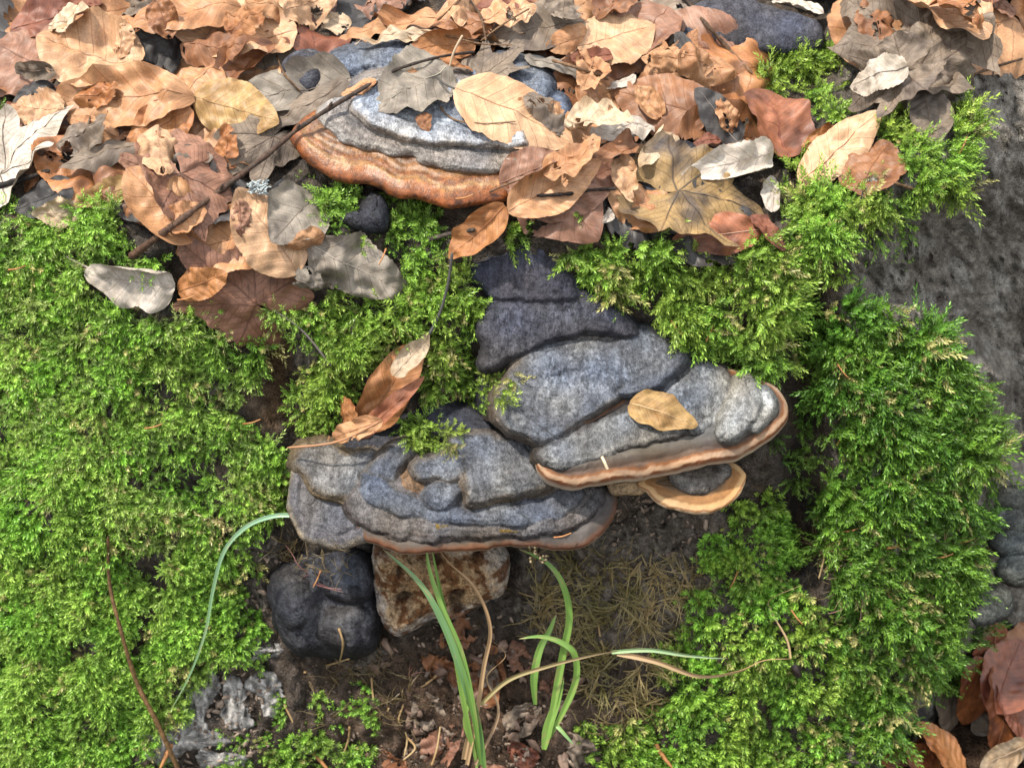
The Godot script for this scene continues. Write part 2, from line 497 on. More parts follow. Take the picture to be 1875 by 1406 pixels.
var Z := {
	"grey": [[-1.0, L(0.082, 0.081, 0.088)], [0.0, L(0.119, 0.126, 0.147)], [0.3, L(0.124, 0.141, 0.182)], [3.0, L(0.138, 0.161, 0.216)]],
	"slate": [[-1.0, L(0.048, 0.046, 0.053)], [0.0, L(0.082, 0.083, 0.102)], [2.0, L(0.092, 0.099, 0.138)]],
	"plum": [[-1.0, L(0.046, 0.044, 0.052)], [0.0, L(0.074, 0.075, 0.098)], [2.0, L(0.092, 0.094, 0.132)]],
	"navy": [[-1.0, L(0.034, 0.034, 0.040)], [0.0, L(0.052, 0.053, 0.063)], [2.0, L(0.071, 0.076, 0.098)]],
	"pale": [[-1.0, L(0.156, 0.143, 0.130)], [0.0, L(0.260, 0.260, 0.247)], [0.5, L(0.364, 0.364, 0.358)], [2.0, L(0.299, 0.312, 0.325)]],
	"brown_edge": [[-1.2, L(0.058, 0.052, 0.051)], [-0.4, L(0.144, 0.114, 0.093)], [0.0, L(0.182, 0.164, 0.150)], [0.35, L(0.144, 0.154, 0.180)], [3.0, L(0.154, 0.175, 0.226)]],
	"rim": [[-2.0, L(0.5, 0.38, 0.26)], [-0.6, L(0.70, 0.58, 0.46)], [-0.2, L(0.62, 0.49, 0.37)], [-0.08, L(0.22, 0.085, 0.04)], [0.02, L(0.22, 0.095, 0.05)], [0.08, L(0.42, 0.29, 0.2)], [0.3, L(0.36, 0.24, 0.165)], [0.42, L(0.22, 0.095, 0.04)], [0.6, L(0.10, 0.065, 0.05)], [1.2, L(0.085, 0.075, 0.068)], [1.7, L(0.13, 0.125, 0.12)], [3.0, L(0.17, 0.18, 0.19)]],
	"thin_rim": [[-2.0, L(0.345, 0.253, 0.172)], [-0.5, L(0.598, 0.460, 0.345)], [-0.25, L(0.552, 0.414, 0.299)], [-0.05, L(0.196, 0.081, 0.046)], [0.15, L(0.149, 0.081, 0.052)], [0.4, L(0.103, 0.086, 0.075)], [1.0, L(0.115, 0.103, 0.098)], [3.0, L(0.149, 0.149, 0.161)]],
	"lobe": [[-2.0, L(0.199, 0.134, 0.090)], [-0.7, L(0.419, 0.279, 0.192)], [-0.45, L(0.160, 0.072, 0.045)], [-0.2, L(0.060, 0.046, 0.045)], [-0.05, L(0.299, 0.237, 0.169)], [0.15, L(0.270, 0.237, 0.192)], [0.4, L(0.150, 0.144, 0.158)], [3.0, L(0.139, 0.150, 0.180)]],
	"band": [[-0.6, L(0.060, 0.052, 0.050)], [0.0, L(0.121, 0.104, 0.100)], [0.4, L(0.150, 0.141, 0.145)], [2.0, L(0.130, 0.125, 0.133)]],
	"small": [[-2.0, L(0.660, 0.517, 0.352)], [-0.35, L(0.726, 0.605, 0.440)], [-0.02, L(0.682, 0.506, 0.319)], [0.06, L(0.264, 0.110, 0.044)], [0.16, L(0.605, 0.396, 0.209)], [0.42, L(0.572, 0.363, 0.176)], [0.55, L(0.297, 0.154, 0.066)], [1.0, L(0.330, 0.176, 0.077)], [1.3, L(0.132, 0.088, 0.055)]],
	"core": [[-0.5, L(0.060, 0.048, 0.042)], [0.0, L(0.132, 0.120, 0.114)], [0.4, L(0.240, 0.228, 0.216)], [0.9, L(0.120, 0.108, 0.102)]],
	"rust": [[-1.0, L(0.12, 0.04, 0.014)], [-0.2, L(0.30, 0.10, 0.028)], [0.0, L(0.13, 0.045, 0.02)], [0.12, L(0.30, 0.09, 0.022)], [0.6, L(0.38, 0.135, 0.038)], [0.9, L(0.46, 0.25, 0.10)], [1.2, L(0.25, 0.09, 0.032)], [1.7, L(0.36, 0.18, 0.075)], [2.2, L(0.24, 0.11, 0.05)]],
	"ash": [[-0.8, L(0.390, 0.260, 0.156)], [-0.1, L(0.468, 0.442, 0.416)], [0.12, L(0.442, 0.416, 0.390)], [0.35, L(0.286, 0.260, 0.247)], [0.8, L(0.338, 0.305, 0.286)], [1.3, L(0.182, 0.176, 0.182)], [2.0, L(0.312, 0.293, 0.286)]],
	"ice": [[-0.8, L(0.270, 0.237, 0.223)], [0.0, L(0.405, 0.362, 0.327)], [0.2, L(0.486, 0.501, 0.549)], [0.5, L(0.513, 0.556, 0.639)], [0.9, L(0.297, 0.334, 0.416)], [1.4, L(0.351, 0.404, 0.497)], [3.0, L(0.243, 0.278, 0.356)]],
	"stone": [[-1.0, L(0.092, 0.101, 0.123)], [0.0, L(0.147, 0.167, 0.211)], [0.6, L(0.174, 0.206, 0.275)], [3.0, L(0.183, 0.221, 0.304)]],
	"pore": [[-2.0, L(0.3, 0.24, 0.2)], [-0.3, L(0.55, 0.49, 0.46)], [0.3, L(0.62, 0.55, 0.5)], [0.8, L(0.6, 0.48, 0.36)], [1.3, L(0.52, 0.36, 0.21)], [3.0, L(0.48, 0.32, 0.18)]],
}

# ---------------------------------------------------------------- leaves
var PAL := {
	"tan": [L(0.60, 0.335, 0.175), L(0.44, 0.20, 0.085)], "light": [L(0.68, 0.44, 0.27), L(0.56, 0.31, 0.16)], "orange": [L(0.50, 0.23, 0.09), L(0.33, 0.12, 0.04)], "brown": [L(0.34, 0.155, 0.07), L(0.20, 0.08, 0.035)],
	"red": [L(0.28, 0.10, 0.055), L(0.14, 0.045, 0.03)], "pink": [L(0.36, 0.19, 0.125), L(0.24, 0.115, 0.075)], "grey": [L(0.30, 0.27, 0.23), L(0.19, 0.165, 0.145)], "white": [L(0.66, 0.61, 0.55), L(0.50, 0.44, 0.37)],
	"dark": [L(0.05, 0.048, 0.052), L(0.085, 0.08, 0.08)], "ochre": [L(0.46, 0.30, 0.12), L(0.34, 0.19, 0.07)], "drab": [L(0.27, 0.215, 0.165), L(0.15, 0.12, 0.10)], "cream": [L(0.62, 0.50, 0.36), L(0.46, 0.32, 0.19)],
	"patchy": [L(0.36, 0.24, 0.10), L(0.075, 0.06, 0.06)], "copper": [L(0.42, 0.16, 0.08), L(0.12, 0.045, 0.03)], "wet": [L(0.26, 0.095, 0.035), L(0.12, 0.04, 0.02)],
}

func maple_r(th: float, sd: float, full := 0.6) -> float:
	var best := full
	for l in [[0.0, 1.0, 0.46], [0.87, 0.9, 0.42], [-0.87, 0.9, 0.42], [1.85, 0.66, 0.46], [-1.85, 0.66, 0.46]]:
		var d: float = absf(th - l[0]) / l[2]
		if d < 1.6: best = maxf(best, l[1] * (1.0 - 0.5 * pow(d, 1.15)))
	return best * (1.0 + 0.10 * absf(sin(th * 9.0 + sd)) + 0.04 * n1.get_noise_2d(th * 90.0, sd * 50.0))

func leaf(kind: String, bx: float, by: float, tx: float, ty: float, wr: float, pal: String, label: String, o := {}) -> Node3D:
	var sd: float = o.get("seed", bx * 0.731 + by * 1.37)
	var len_px := Vector2(tx - bx, ty - by).length()
	var perp := Vector2(-(ty - by), tx - bx) / len_px
	# rest it on what lies there: least squares plane over its footprint
	var A := Basis(Vector3.ZERO, Vector3.ZERO, Vector3.ZERO)
	var rhs := Vector3.ZERO
	var sam: Array = []
	for i in 6:
		for j in 5:
			var a := 0.05 + i * 0.18
			var b := (j - 2) * 0.5 * wr * 0.42
			if kind != "maple": b *= sin(PI * clampf(a, 0.1, 0.9))
			var q := Vector2(bx, by).lerp(Vector2(tx, ty), a) + perp * b * len_px
			var h := high(q.x, q.y)
			sam.append([a, b, h])
			var w := Vector3(1, a, b)
			rhs += w * h
			A.x += w * w.x
			A.y += w * w.y
			A.z += w * w.z
	A.y.y += 0.6; A.z.z += 0.12
	var s: Vector3 = A.inverse() * rhs
	s.y = clampf(s.y, -len_px / 27.0 * 0.9, len_px / 27.0 * 0.9)
	var res: Array = []
	for m in sam: res.append(m[2] - s.x - s.y * m[0] - s.z * m[1])
	res.sort()
	var lift: float = res[int(res.size() * float(o.get("sink", 0.72)))] + 0.06 + float(o.get("lift", 0.0))
	s.x += lift
	var tl: float = o.get("tip_lift", 0.0)
	var bl: float = o.get("base_lift", 0.0)
	var p0 := at(bx, by, s.x + bl)
	var p1 := at(tx, ty, s.x + s.y + tl)
	var Uv := p1 - p0
	var Ln := Uv.length()
	Uv /= Ln
	var mid := Vector2(bx + tx, by + ty) * 0.5
	var V := at(mid.x + perp.x * 40.0, mid.y + perp.y * 40.0, s.x + s.y * 0.5 + s.z * 40.0 / len_px) - at(mid.x, mid.y, s.x + s.y * 0.5)
	V = (V - Uv * V.dot(Uv)).normalized()
	var N := Uv.cross(V)
	if N.dot(AN) < 0.0: N = -N
	V = V.rotated(Uv, float(o.get("roll", 0.0)))
	N = N.rotated(Uv, float(o.get("roll", 0.0)))
	var fold: float = o.get("fold", 0.0)
	var bow: float = o.get("bow", 0.05)
	var curl: float = o.get("curl", 1.3 * n1.get_noise_2d(sd * 31.0, 8.0))
	var tipc: float = o.get("tipcurl", 0.16 * n1.get_noise_2d(sd * 17.0, 88.0))
	var wave: float = 1.35 * float(o.get("wave", 0.04))
	var twist: float = o.get("twist", 0.0)
	var side: float = o.get("side", 0.0)      # one edge rolls over
	var bend: float = o.get("bend", 0.0)      # the whole blade bends in its plane
	wr *= 1.12 if kind == "beech" else 1.05
	var half := wr * 0.5
	var put := func(a: float, b: float) -> Vector3:
		var lat := b
		var z := fold * absf(b) + bow * 4.0 * a * (1.0 - a) + tipc * pow(maxf(a, 0.0), 3.0)
		if absf(curl) > 0.01:
			var rr := half / curl
			var g := b / half * curl
			lat = rr * sin(g)
			z += rr * (1.0 - cos(g))
		if absf(side) > 0.01 and b * side > half * absf(side) * 0.25:
			var over := (absf(b) - half * 0.25)
			var r2 := half * 0.36 / absf(side)
			var g2 := over / r2
			lat = signf(b) * (half * 0.25 + r2 * sin(g2))
			z += r2 * (1.0 - cos(g2))
		z += wave * (n1.get_noise_2d(a * 190.0 + sd * 7.0, b * 190.0) * 1.5 + sin(a * 17.0 + sd + b * 4.0) * pow(absf(b) / half, 2.0) * 0.45 + n1.get_noise_2d(a * 420.0 + sd, b * 420.0) * 0.55 + absf(n1.get_noise_2d(a * 300.0 + sd * 2.0, b * 300.0 + 40.0)) * 0.9)
		z += 0.0045 * cos((a - absf(b) / half * 0.22) * TAU * 8.5) * minf(1.0, absf(b) / half * 2.0) * (1.0 if kind == "beech" else 0.4)
		lat += bend * a * a
		var vv := V
		var nv := N
		if twist != 0.0:
			vv = V.rotated(Uv, twist * (a - 0.5))
			nv = N.rotated(Uv, twist * (a - 0.5))
		return p0 + (Uv * a + vv * lat + nv * z) * Ln
	var v := PackedVector3Array()
	var uv := PackedVector2Array()
	var cols := PackedColorArray()
	var ab := PackedVector2Array()
	var nu := 0
	var nv2 := 0
	if kind == "maple":
		nu = 91
		nv2 = 15
		for j in nv2:
			for i in nu:
				var th := lerpf(-2.9, 2.9, float(i) / (nu - 1))
				var r := maple_r(th, sd, o.get("full", 0.6)) * (float(j) / (nv2 - 1))
				var tooth := 1.0
				ab.append(Vector2(r * cos(th) * tooth, r * sin(th) * wr * 0.72))
				uv.append(Vector2(0.3 + 0.66 * r * cos(th), 0.5 + 0.66 * 0.72 * r * sin(th)))
	else:
		nu = 25
		nv2 = 41
		var ser: float = o.get("serrate", 0.035)
		for j in nv2:
			var t := float(j) / (nv2 - 1)
			var hw := half * pow(sin(PI * pow(clampf(t, 0.004, 0.996), 0.84 if kind == "beech" else 0.7)), 0.66 if kind == "beech" else 0.62)
			for i in nu:
				var x := (i - 12) / 12.0
				var ed := 1.0 + ser * (absf(fposmod(t * 17.0 + sd, 1.0) - 0.5) * 1.6 - 0.4) * absf(x) + (0.13 if kind == "beech" else 0.3) * n1.get_noise_2d(t * 260.0 + sd * 3.0, signf(x) * 90.0) * absf(x)
				ab.append(Vector2(t + 0.02 * n1.get_noise_2d(x * 90.0, sd * 9.0 + t * 200.0) * absf(x), hw * x * ed))
				uv.append(Vector2(t, x * 0.5 + 0.5))
	var c1: Color = PAL[pal][0]
	var c2: Color = PAL[pal][1]
	var mixb: float = o.get("mix", 0.25)
	var spot: float = o.get("spots", 0.25)
	var tone := 1.0 + 0.16 * n1.get_noise_2d(sd * 57.0, 3.0)
	for k in ab.size():
		v.append(put.call(ab[k].x, ab[k].y))
		var m := clampf(mixb + n1.get_noise_2d(ab[k].x * 150.0 + sd * 11.0, ab[k].y * 150.0) * 1.0 + n1.get_noise_2d(ab[k].x * 600.0 + sd, ab[k].y * 600.0) * 0.4, 0.0, 1.0)
		var c := c1.lerp(c2, m)
		var st := smoothstep(0.30, 0.5, n1.get_noise_2d(ab[k].x * 420.0 + sd * 5.0, ab[k].y * 420.0 + 60.0) + 0.25 * n1.get_noise_2d(ab[k].x * 90.0, ab[k].y * 90.0 + sd))
		c = c.lerp(L(c2.r * 0.32, c2.g * 0.3, c2.b * 0.3), st * spot)
		cols.append(Color(c.r * tone, c.g * tone, c.b * tone))
	var idx := PackedInt32Array()
	var torn: float = o.get("torn", 0.0)
	for j in nv2 - 1:
		for i in nu - 1:
			var a := j * nu + i
			if torn > 0.0:
				var q := ab[a]
				var rim := maxf(absf(q.y) / half * 0.9, absf(q.x - 0.5) * 1.9) if kind != "maple" else float(j) / nv2
				if n1.get_noise_2d(q.x * 260.0 + sd * 3.0, q.y * 260.0) + 0.35 * n1.get_noise_2d(q.x * 800.0, q.y * 800.0 + sd) > 0.62 - torn * rim: continue
			idx.append_array([a, a + 1, a + nu + 1, a, a + nu + 1, a + nu])
	var cap := s.x + maxf(0.0, s.y) + 1.2
	for k in range(0, v.size(), 2):
		var q := plan(v[k])
		var c := cell(q.x, q.y)
		buf[c] = maxf(buf[c], minf(q.z, cap))
	var root := thing(o.get("name", "fallen_leaf"), label, "leaf", o.get("group", "fallen leaves on the stump"), p0)
	obj("blade", build(v, idx, cols, uv, p0), M[o.get("tex", "maple" if kind == "maple" else "beech" if kind == "beech" else "limp")], root)
	var vc: Color = o.get("vein", L(c1.r * 0.55, c1.g * 0.5, c1.b * 0.48))
	var ribs: Array = [[0.0, 0.94]]
	if kind == "maple": ribs = [[0.0, 0.94], [0.87, 0.8], [-0.87, 0.8], [1.85, 0.5], [-1.85, 0.5]]
	for rb in ribs:
		var path := PackedVector3Array()
		for k in 15:
			var t := k / 14.0 * float(rb[1])
			path.append(put.call(t * cos(rb[0]), t * sin(rb[0]) * (wr * 0.72 if kind == "maple" else 0.0)) + N * 0.0001)
		obj("midrib", tube(path, 0.00048, 0.00016, vc, vc, 0.0, p0, 5), M.stem, root)
	if o.has("stalk"):
		var sv: Vector2 = o.stalk
		var e := Vector2(bx + sv.x, by + sv.y)
		var hb := plan(p0).z
		var he := maxf(high(e.x, e.y) + 0.08, hb - 1.5) + float(o.get("stalk_lift", 0.0))
		var pth := spline([p0 + Uv * 0.002, at(lerpf(bx, e.x, 0.5) + sv.y * 0.08, lerpf(by, e.y, 0.5) - sv.x * 0.08, lerpf(hb, he, 0.5) + 0.15), at(e.x, e.y, he)], 9)
		obj("stalk", tube(pth, 0.0007, 0.0009, o.get("stalk_col", vc), o.get("stalk_col", vc), 0.2, p0), M.stem, root)
	return root

# ---------------------------------------------------------------- materials
func mat(tex: Texture2D, rough_: float, scale := 0.0, relief: Texture2D = null, cm := 0.0) -> StandardMaterial3D:
	var m := StandardMaterial3D.new()
	m.vertex_color_use_as_albedo = true
	m.roughness = rough_
	m.metallic_specular = 0.25 if scale > 0.0 else 0.5
	m.cull_mode = BaseMaterial3D.CULL_DISABLED
	if tex: m.albedo_texture = tex
	if scale > 0.0:
		m.uv1_triplanar = true
		m.uv1_scale = Vector3.ONE * scale
	if relief:
		m.heightmap_enabled = true
		m.heightmap_texture = relief
		m.heightmap_scale = cm
	return m

func noise_of(kind: int, freq: float, oct: int, sd: int) -> FastNoiseLite:
	var f := FastNoiseLite.new()
	f.noise_type = FastNoiseLite.TYPE_SIMPLEX_SMOOTH if kind < 2 else FastNoiseLite.TYPE_CELLULAR
	f.frequency = freq
	f.seed = sd
	f.fractal_type = FastNoiseLite.FRACTAL_RIDGED if kind == 1 else FastNoiseLite.FRACTAL_FBM
	f.fractal_octaves = oct
	return f

func speckle(size: int, parts: Array, lo: float, hi: float, tint := Color(1, 1, 1)) -> Image:
	var ims: Array = []
	for p in parts: ims.append([noise_of(p[0], p[1], p[2], p[3]).get_seamless_image(size, size), p[4]])
	var out := Image.create(size, size, true, Image.FORMAT_RGB8)
	for y in size:
		for x in size:
			var s := 0.5
			for im in ims: s += (im[0].get_pixel(x, y).r - 0.5) * im[1]
			s = clampf(s, 0.0, 1.0)
			var g := lerpf(lo, hi, s)
			out.set_pixel(x, y, Color(pow(g, tint.r), pow(g, tint.g), pow(g, tint.b)))
	return out

func leaf_image(kind: int, sd: int) -> Array:   # [colour, relief]: fine veins and grain in the leaf's own plane
	var w := 640
	var hgt := 420
	var a := noise_of(0, 0.012, 4, sd)
	var b := noise_of(0, 0.09, 3, sd + 5)
	var cel := noise_of(2, 0.055, 1, sd + 9)
	cel.cellular_return_type = FastNoiseLite.RETURN_DISTANCE2_SUB
	var out := Image.create(w, hgt, false, Image.FORMAT_RGB8)
	var rel := Image.create(w, hgt, false, Image.FORMAT_RGB8)
	for y in hgt:
		for x in w:
			var u := float(x) / w
			var v := float(y) / hgt
			var s := 0.88 + a.get_noise_2d(x, y) * 0.14 + b.get_noise_2d(x, y) * 0.09
			var net := clampf((cel.get_noise_2d(x, y) + 1.0) * 2.2, 0.0, 1.0)
			s *= 0.95 + 0.05 * net
			var vein := 0.0
			if kind == 0:
				var t := absf(v - 0.5) * 2.0
				var ph := (u - t * (0.24 - 0.05 * t) + a.get_noise_2d(x * 0.5, y * 0.5) * 0.012) * 8.5
				var dd := absf(ph - roundf(ph))
				vein = maxf(exp(-pow(dd / 0.03, 2.0)) * (1.0 - 0.5 * t), exp(-pow(t / 0.018, 2.0)))
				s += 0.03 * cos(ph * TAU)
			else:
				var dx := u - 0.3
				var dy := (v - 0.5) / 0.72
				var r := sqrt(dx * dx + dy * dy)
				var th := atan2(dy, dx)
				for l in [0.0, 0.87, -0.87, 1.85, -1.85]:
					var dt: float = th - l
					if absf(dt) > 0.55: continue
					var across := absf(sin(dt)) * r
					var along := cos(dt) * r
					vein = maxf(vein, exp(-pow(across / 0.006, 2.0)))
					var ph2 := (along - across * 0.9) * 16.0
					vein = maxf(vein, 0.75 * exp(-pow(absf(ph2 - roundf(ph2)) / 0.06, 2.0)) * smoothstep(0.0, 0.02, across))
			s = clampf(s, 0.0, 1.0)
			var c := Color(s, s * 0.985, s * 0.97).lerp(Color(s * 0.62, s * 0.55, s * 0.5), vein * 0.7)
			out.set_pixel(x, y, c)
			var hh := clampf(0.45 + vein * 0.35 + (net - 0.5) * 0.08 + b.get_noise_2d(x, y) * 0.1, 0.0, 1.0)
			rel.set_pixel(x, y, Color(hh, hh, hh))
	out.generate_mipmaps()
	return [ImageTexture.create_from_image(out), ImageTexture.create_from_image(rel)]

func make_materials() -> void:
	var f := ImageTexture.create_from_image(speckle(512, [[0, 0.012, 4, 3, 0.8], [0, 0.11, 3, 4, 1.2], [0, 0.03, 3, 6, 0.9]], 0.50, 1.0))
	var fr := ImageTexture.create_from_image(speckle(512, [[0, 0.05, 4, 13, 0.8], [0, 0.16, 2, 14, 0.7], [2, 0.05, 2, 16, 0.5]], 0.0, 1.0))
	M.fungus = mat(f, 0.7, 11.0, fr, 0.09)
	var sf := ImageTexture.create_from_image(speckle(256, [[0, 0.02, 4, 53, 0.8], [0, 0.12, 2, 54, 0.4]], 0.78, 1.0))
	M.smooth = mat(sf, 0.6, 11.0, fr, 0.015)
	M.rust = mat(f, 0.42, 13.0, fr, 0.03)
	M.rust.metallic_specular = 0.5
	var pr := ImageTexture.create_from_image(speckle(512, [[2, 0.05, 2, 23, 1.2], [0, 0.02, 4, 24, 0.8]], 0.0, 1.0))
	M.pore = mat(f, 0.85, 15.0, pr, 0.22)
	var bk := ImageTexture.create_from_image(speckle(512, [[0, 0.012, 5, 33, 0.9], [1, 0.03, 4, 34, 0.7], [0, 0.14, 2, 35, 0.5]], 0.42, 1.0))
	var br := ImageTexture.create_from_image(speckle(512, [[1, 0.022, 5, 43, 0.9], [0, 0.08, 3, 44, 0.6]], 0.0, 1.0))
	M.bark = mat(bk, 0.85, 19.0, br, 0.35)
	M.flake = mat(bk, 0.9, 22.0, br, 0.12)
	M.soil = mat(bk, 0.95, 14.0, br, 0.3)
	var lb := leaf_image(0, 61)
	M.beech = mat(lb[0], 0.52, 0.0, lb[1], 0.035)
	var lc := leaf_image(0, 77)
	M.limp = mat(lc[0], 0.62, 0.0, lc[1], 0.05)
	var lm := leaf_image(1, 91)
	M.maple = mat(lm[0], 0.66, 0.0, lm[1], 0.05)
	for k in ["beech", "limp", "maple"]:
		M[k].backlight_enabled = true
		M[k].backlight = Color(0.22, 0.17, 0.10)
	M.wet = M.beech.duplicate()
	M.wet.roughness = 0.36
	M.moss = mat(null, 0.38)
	M.moss.backlight_enabled = true
	M.moss.backlight = Color(0.36, 0.46, 0.07)
	M.stem = mat(null, 0.6)
	M.grass = mat(null, 0.42)
	M.grass.backlight_enabled = true
	M.grass.backlight = Color(0.25, 0.34, 0.08)
	M.twig = mat(bk, 0.7, 40.0, br, 0.04)

# ---------------------------------------------------------------- moss
func shoot(v: PackedVector3Array, idx: PackedInt32Array, cols: PackedColorArray, nrm: PackedVector3Array, root: Vector3, dir: Vector3, len_: float, leaves: int, leaf_len: float, wide: float, c0: Color, c1: Color, droop: float) -> void:
	var d := dir.normalized()
	var p := root
	var sag := Vector3(rng.randf_range(-1, 1), rng.randf_range(-1, 1), rng.randf_range(-0.6, 0.4)) * droop
	var roll := rng.randf() * TAU
	for k in leaves:
		var t := float(k) / (leaves - 1)
		d = (d + sag / leaves).normalized()
		p += d * (len_ / leaves)
		var s := d.cross(Vector3(0.31, 0.77, 0.55)).normalized().rotated(d, roll + k * 2.4)
		var open := lerpf(0.95, 0.42, t * t)
		var ld := (d * cos(open) + s * sin(open)).normalized()
		var w := ld.cross(s.cross(d)).normalized()
		w = s.cross(d).normalized()
		var up := w.cross(ld).normalized()
		var ll := leaf_len * (0.75 + 0.4 * sin(PI * minf(t * 0.8 + 0.2, 1.0))) * rng.randf_range(0.85, 1.15)
		var b := v.size()
		v.append(p)
		v.append(p + ld * ll * 0.4 + w * ll * wide - up * ll * 0.05)
		v.append(p + ld * ll + up * ll * 0.12 * (1.0 - 2.0 * t))
		v.append(p + ld * ll * 0.4 - w * ll * wide - up * ll * 0.05)
		for q in [up - w * 0.35, up + w * 0.35, up, up - w * 0.35]: nrm.append(q.normalized())
		nrm[b + 1] = (up + w * 0.35).normalized()
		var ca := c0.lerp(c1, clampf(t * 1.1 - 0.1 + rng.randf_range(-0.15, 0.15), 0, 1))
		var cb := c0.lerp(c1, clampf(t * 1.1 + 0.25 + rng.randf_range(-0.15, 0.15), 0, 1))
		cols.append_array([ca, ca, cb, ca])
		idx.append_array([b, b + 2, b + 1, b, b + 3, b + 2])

func clump(count: int, len_: float, leaves: int, leaf_len: float, wide: float, c0: Color, c1: Color, spread: float, droop: float) -> ArrayMesh:
	var v := PackedVector3Array()
	var nrm := PackedVector3Array()
	var cols := PackedColorArray()
	var idx := PackedInt32Array()
	for k in count:
		var a := TAU * k / count + rng.randf()
		var out := Vector3(cos(a), sin(a), 0)
		shoot(v, idx, cols, nrm, out * rng.randf() * 0.0045, Vector3(0, 0, 1) + out * spread * rng.randf_range(0.4, 1.2), len_ * rng.randf_range(0.65, 1.2), leaves, leaf_len, wide, c0, c1, droop)
	var arr := []
	arr.resize(Mesh.ARRAY_MAX)
	arr[Mesh.ARRAY_VERTEX] = v
	arr[Mesh.ARRAY_NORMAL] = nrm
	arr[Mesh.ARRAY_INDEX] = idx
	arr[Mesh.ARRAY_COLOR] = cols
	# normals must lie on the faces' side
	var m := ArrayMesh.new()
	for i in range(0, idx.size(), 3):
		var f := (v[idx[i + 2]] - v[idx[i]]).cross(v[idx[i + 1]] - v[idx[i]])
		if f.dot(nrm[idx[i]]) < 0.0:
			var sw := idx[i + 1]
			idx[i + 1] = idx[i + 2]
			idx[i + 2] = sw
	arr[Mesh.ARRAY_INDEX] = idx
	m.add_surface_from_arrays(Mesh.PRIMITIVE_TRIANGLES, arr)
	return m

func threads(count: int, len_: float, wide: float, c0: Color, c1: Color) -> ArrayMesh:
	var v := PackedVector3Array()
	var cols := PackedColorArray()
	var idx := PackedInt32Array()
	for k in count:
		var a := rng.randf() * TAU
		var d := Vector3(cos(a) * 0.9, sin(a) * 0.9, 0.7).normalized()
		var p := Vector3(rng.randf_range(-1, 1), rng.randf_range(-1, 1), 0) * 0.005
		var sag := Vector3(rng.randf_range(-1, 1), rng.randf_range(-1, 1), rng.randf_range(-1.2, 0.1)) * 2.6
		for j in 9:
			var t := j / 8.0
			d = (d + sag / 9.0 + Vector3(rng.randf_range(-1, 1), rng.randf_range(-1, 1), rng.randf_range(-1, 1)) * 0.22).normalized()
			p += d * len_ / 9.0
			var s := d.cross(Vector3(0.2, 0.3, 0.93)).normalized() * wide * (1.1 - t)
			var up := s.cross(d).normalized() * wide * 0.7
			v.append_array([p - s, p + up, p + s])
			for q in 3: cols.append(c0.lerp(c1, clampf(t + rng.randf_range(-0.3, 0.3), 0, 1)))
			if j > 0:
				var b := v.size() - 6
				for q in 2: idx.append_array([b + q, b + q + 1, b + q + 4, b + q, b + q + 4, b + q + 3])
	return build(v, idx, cols)

func poly(a: Array) -> PackedVector2Array:
	var p := PackedVector2Array()
	for q in a: p.append(Vector2(q[0], q[1]))
	return p

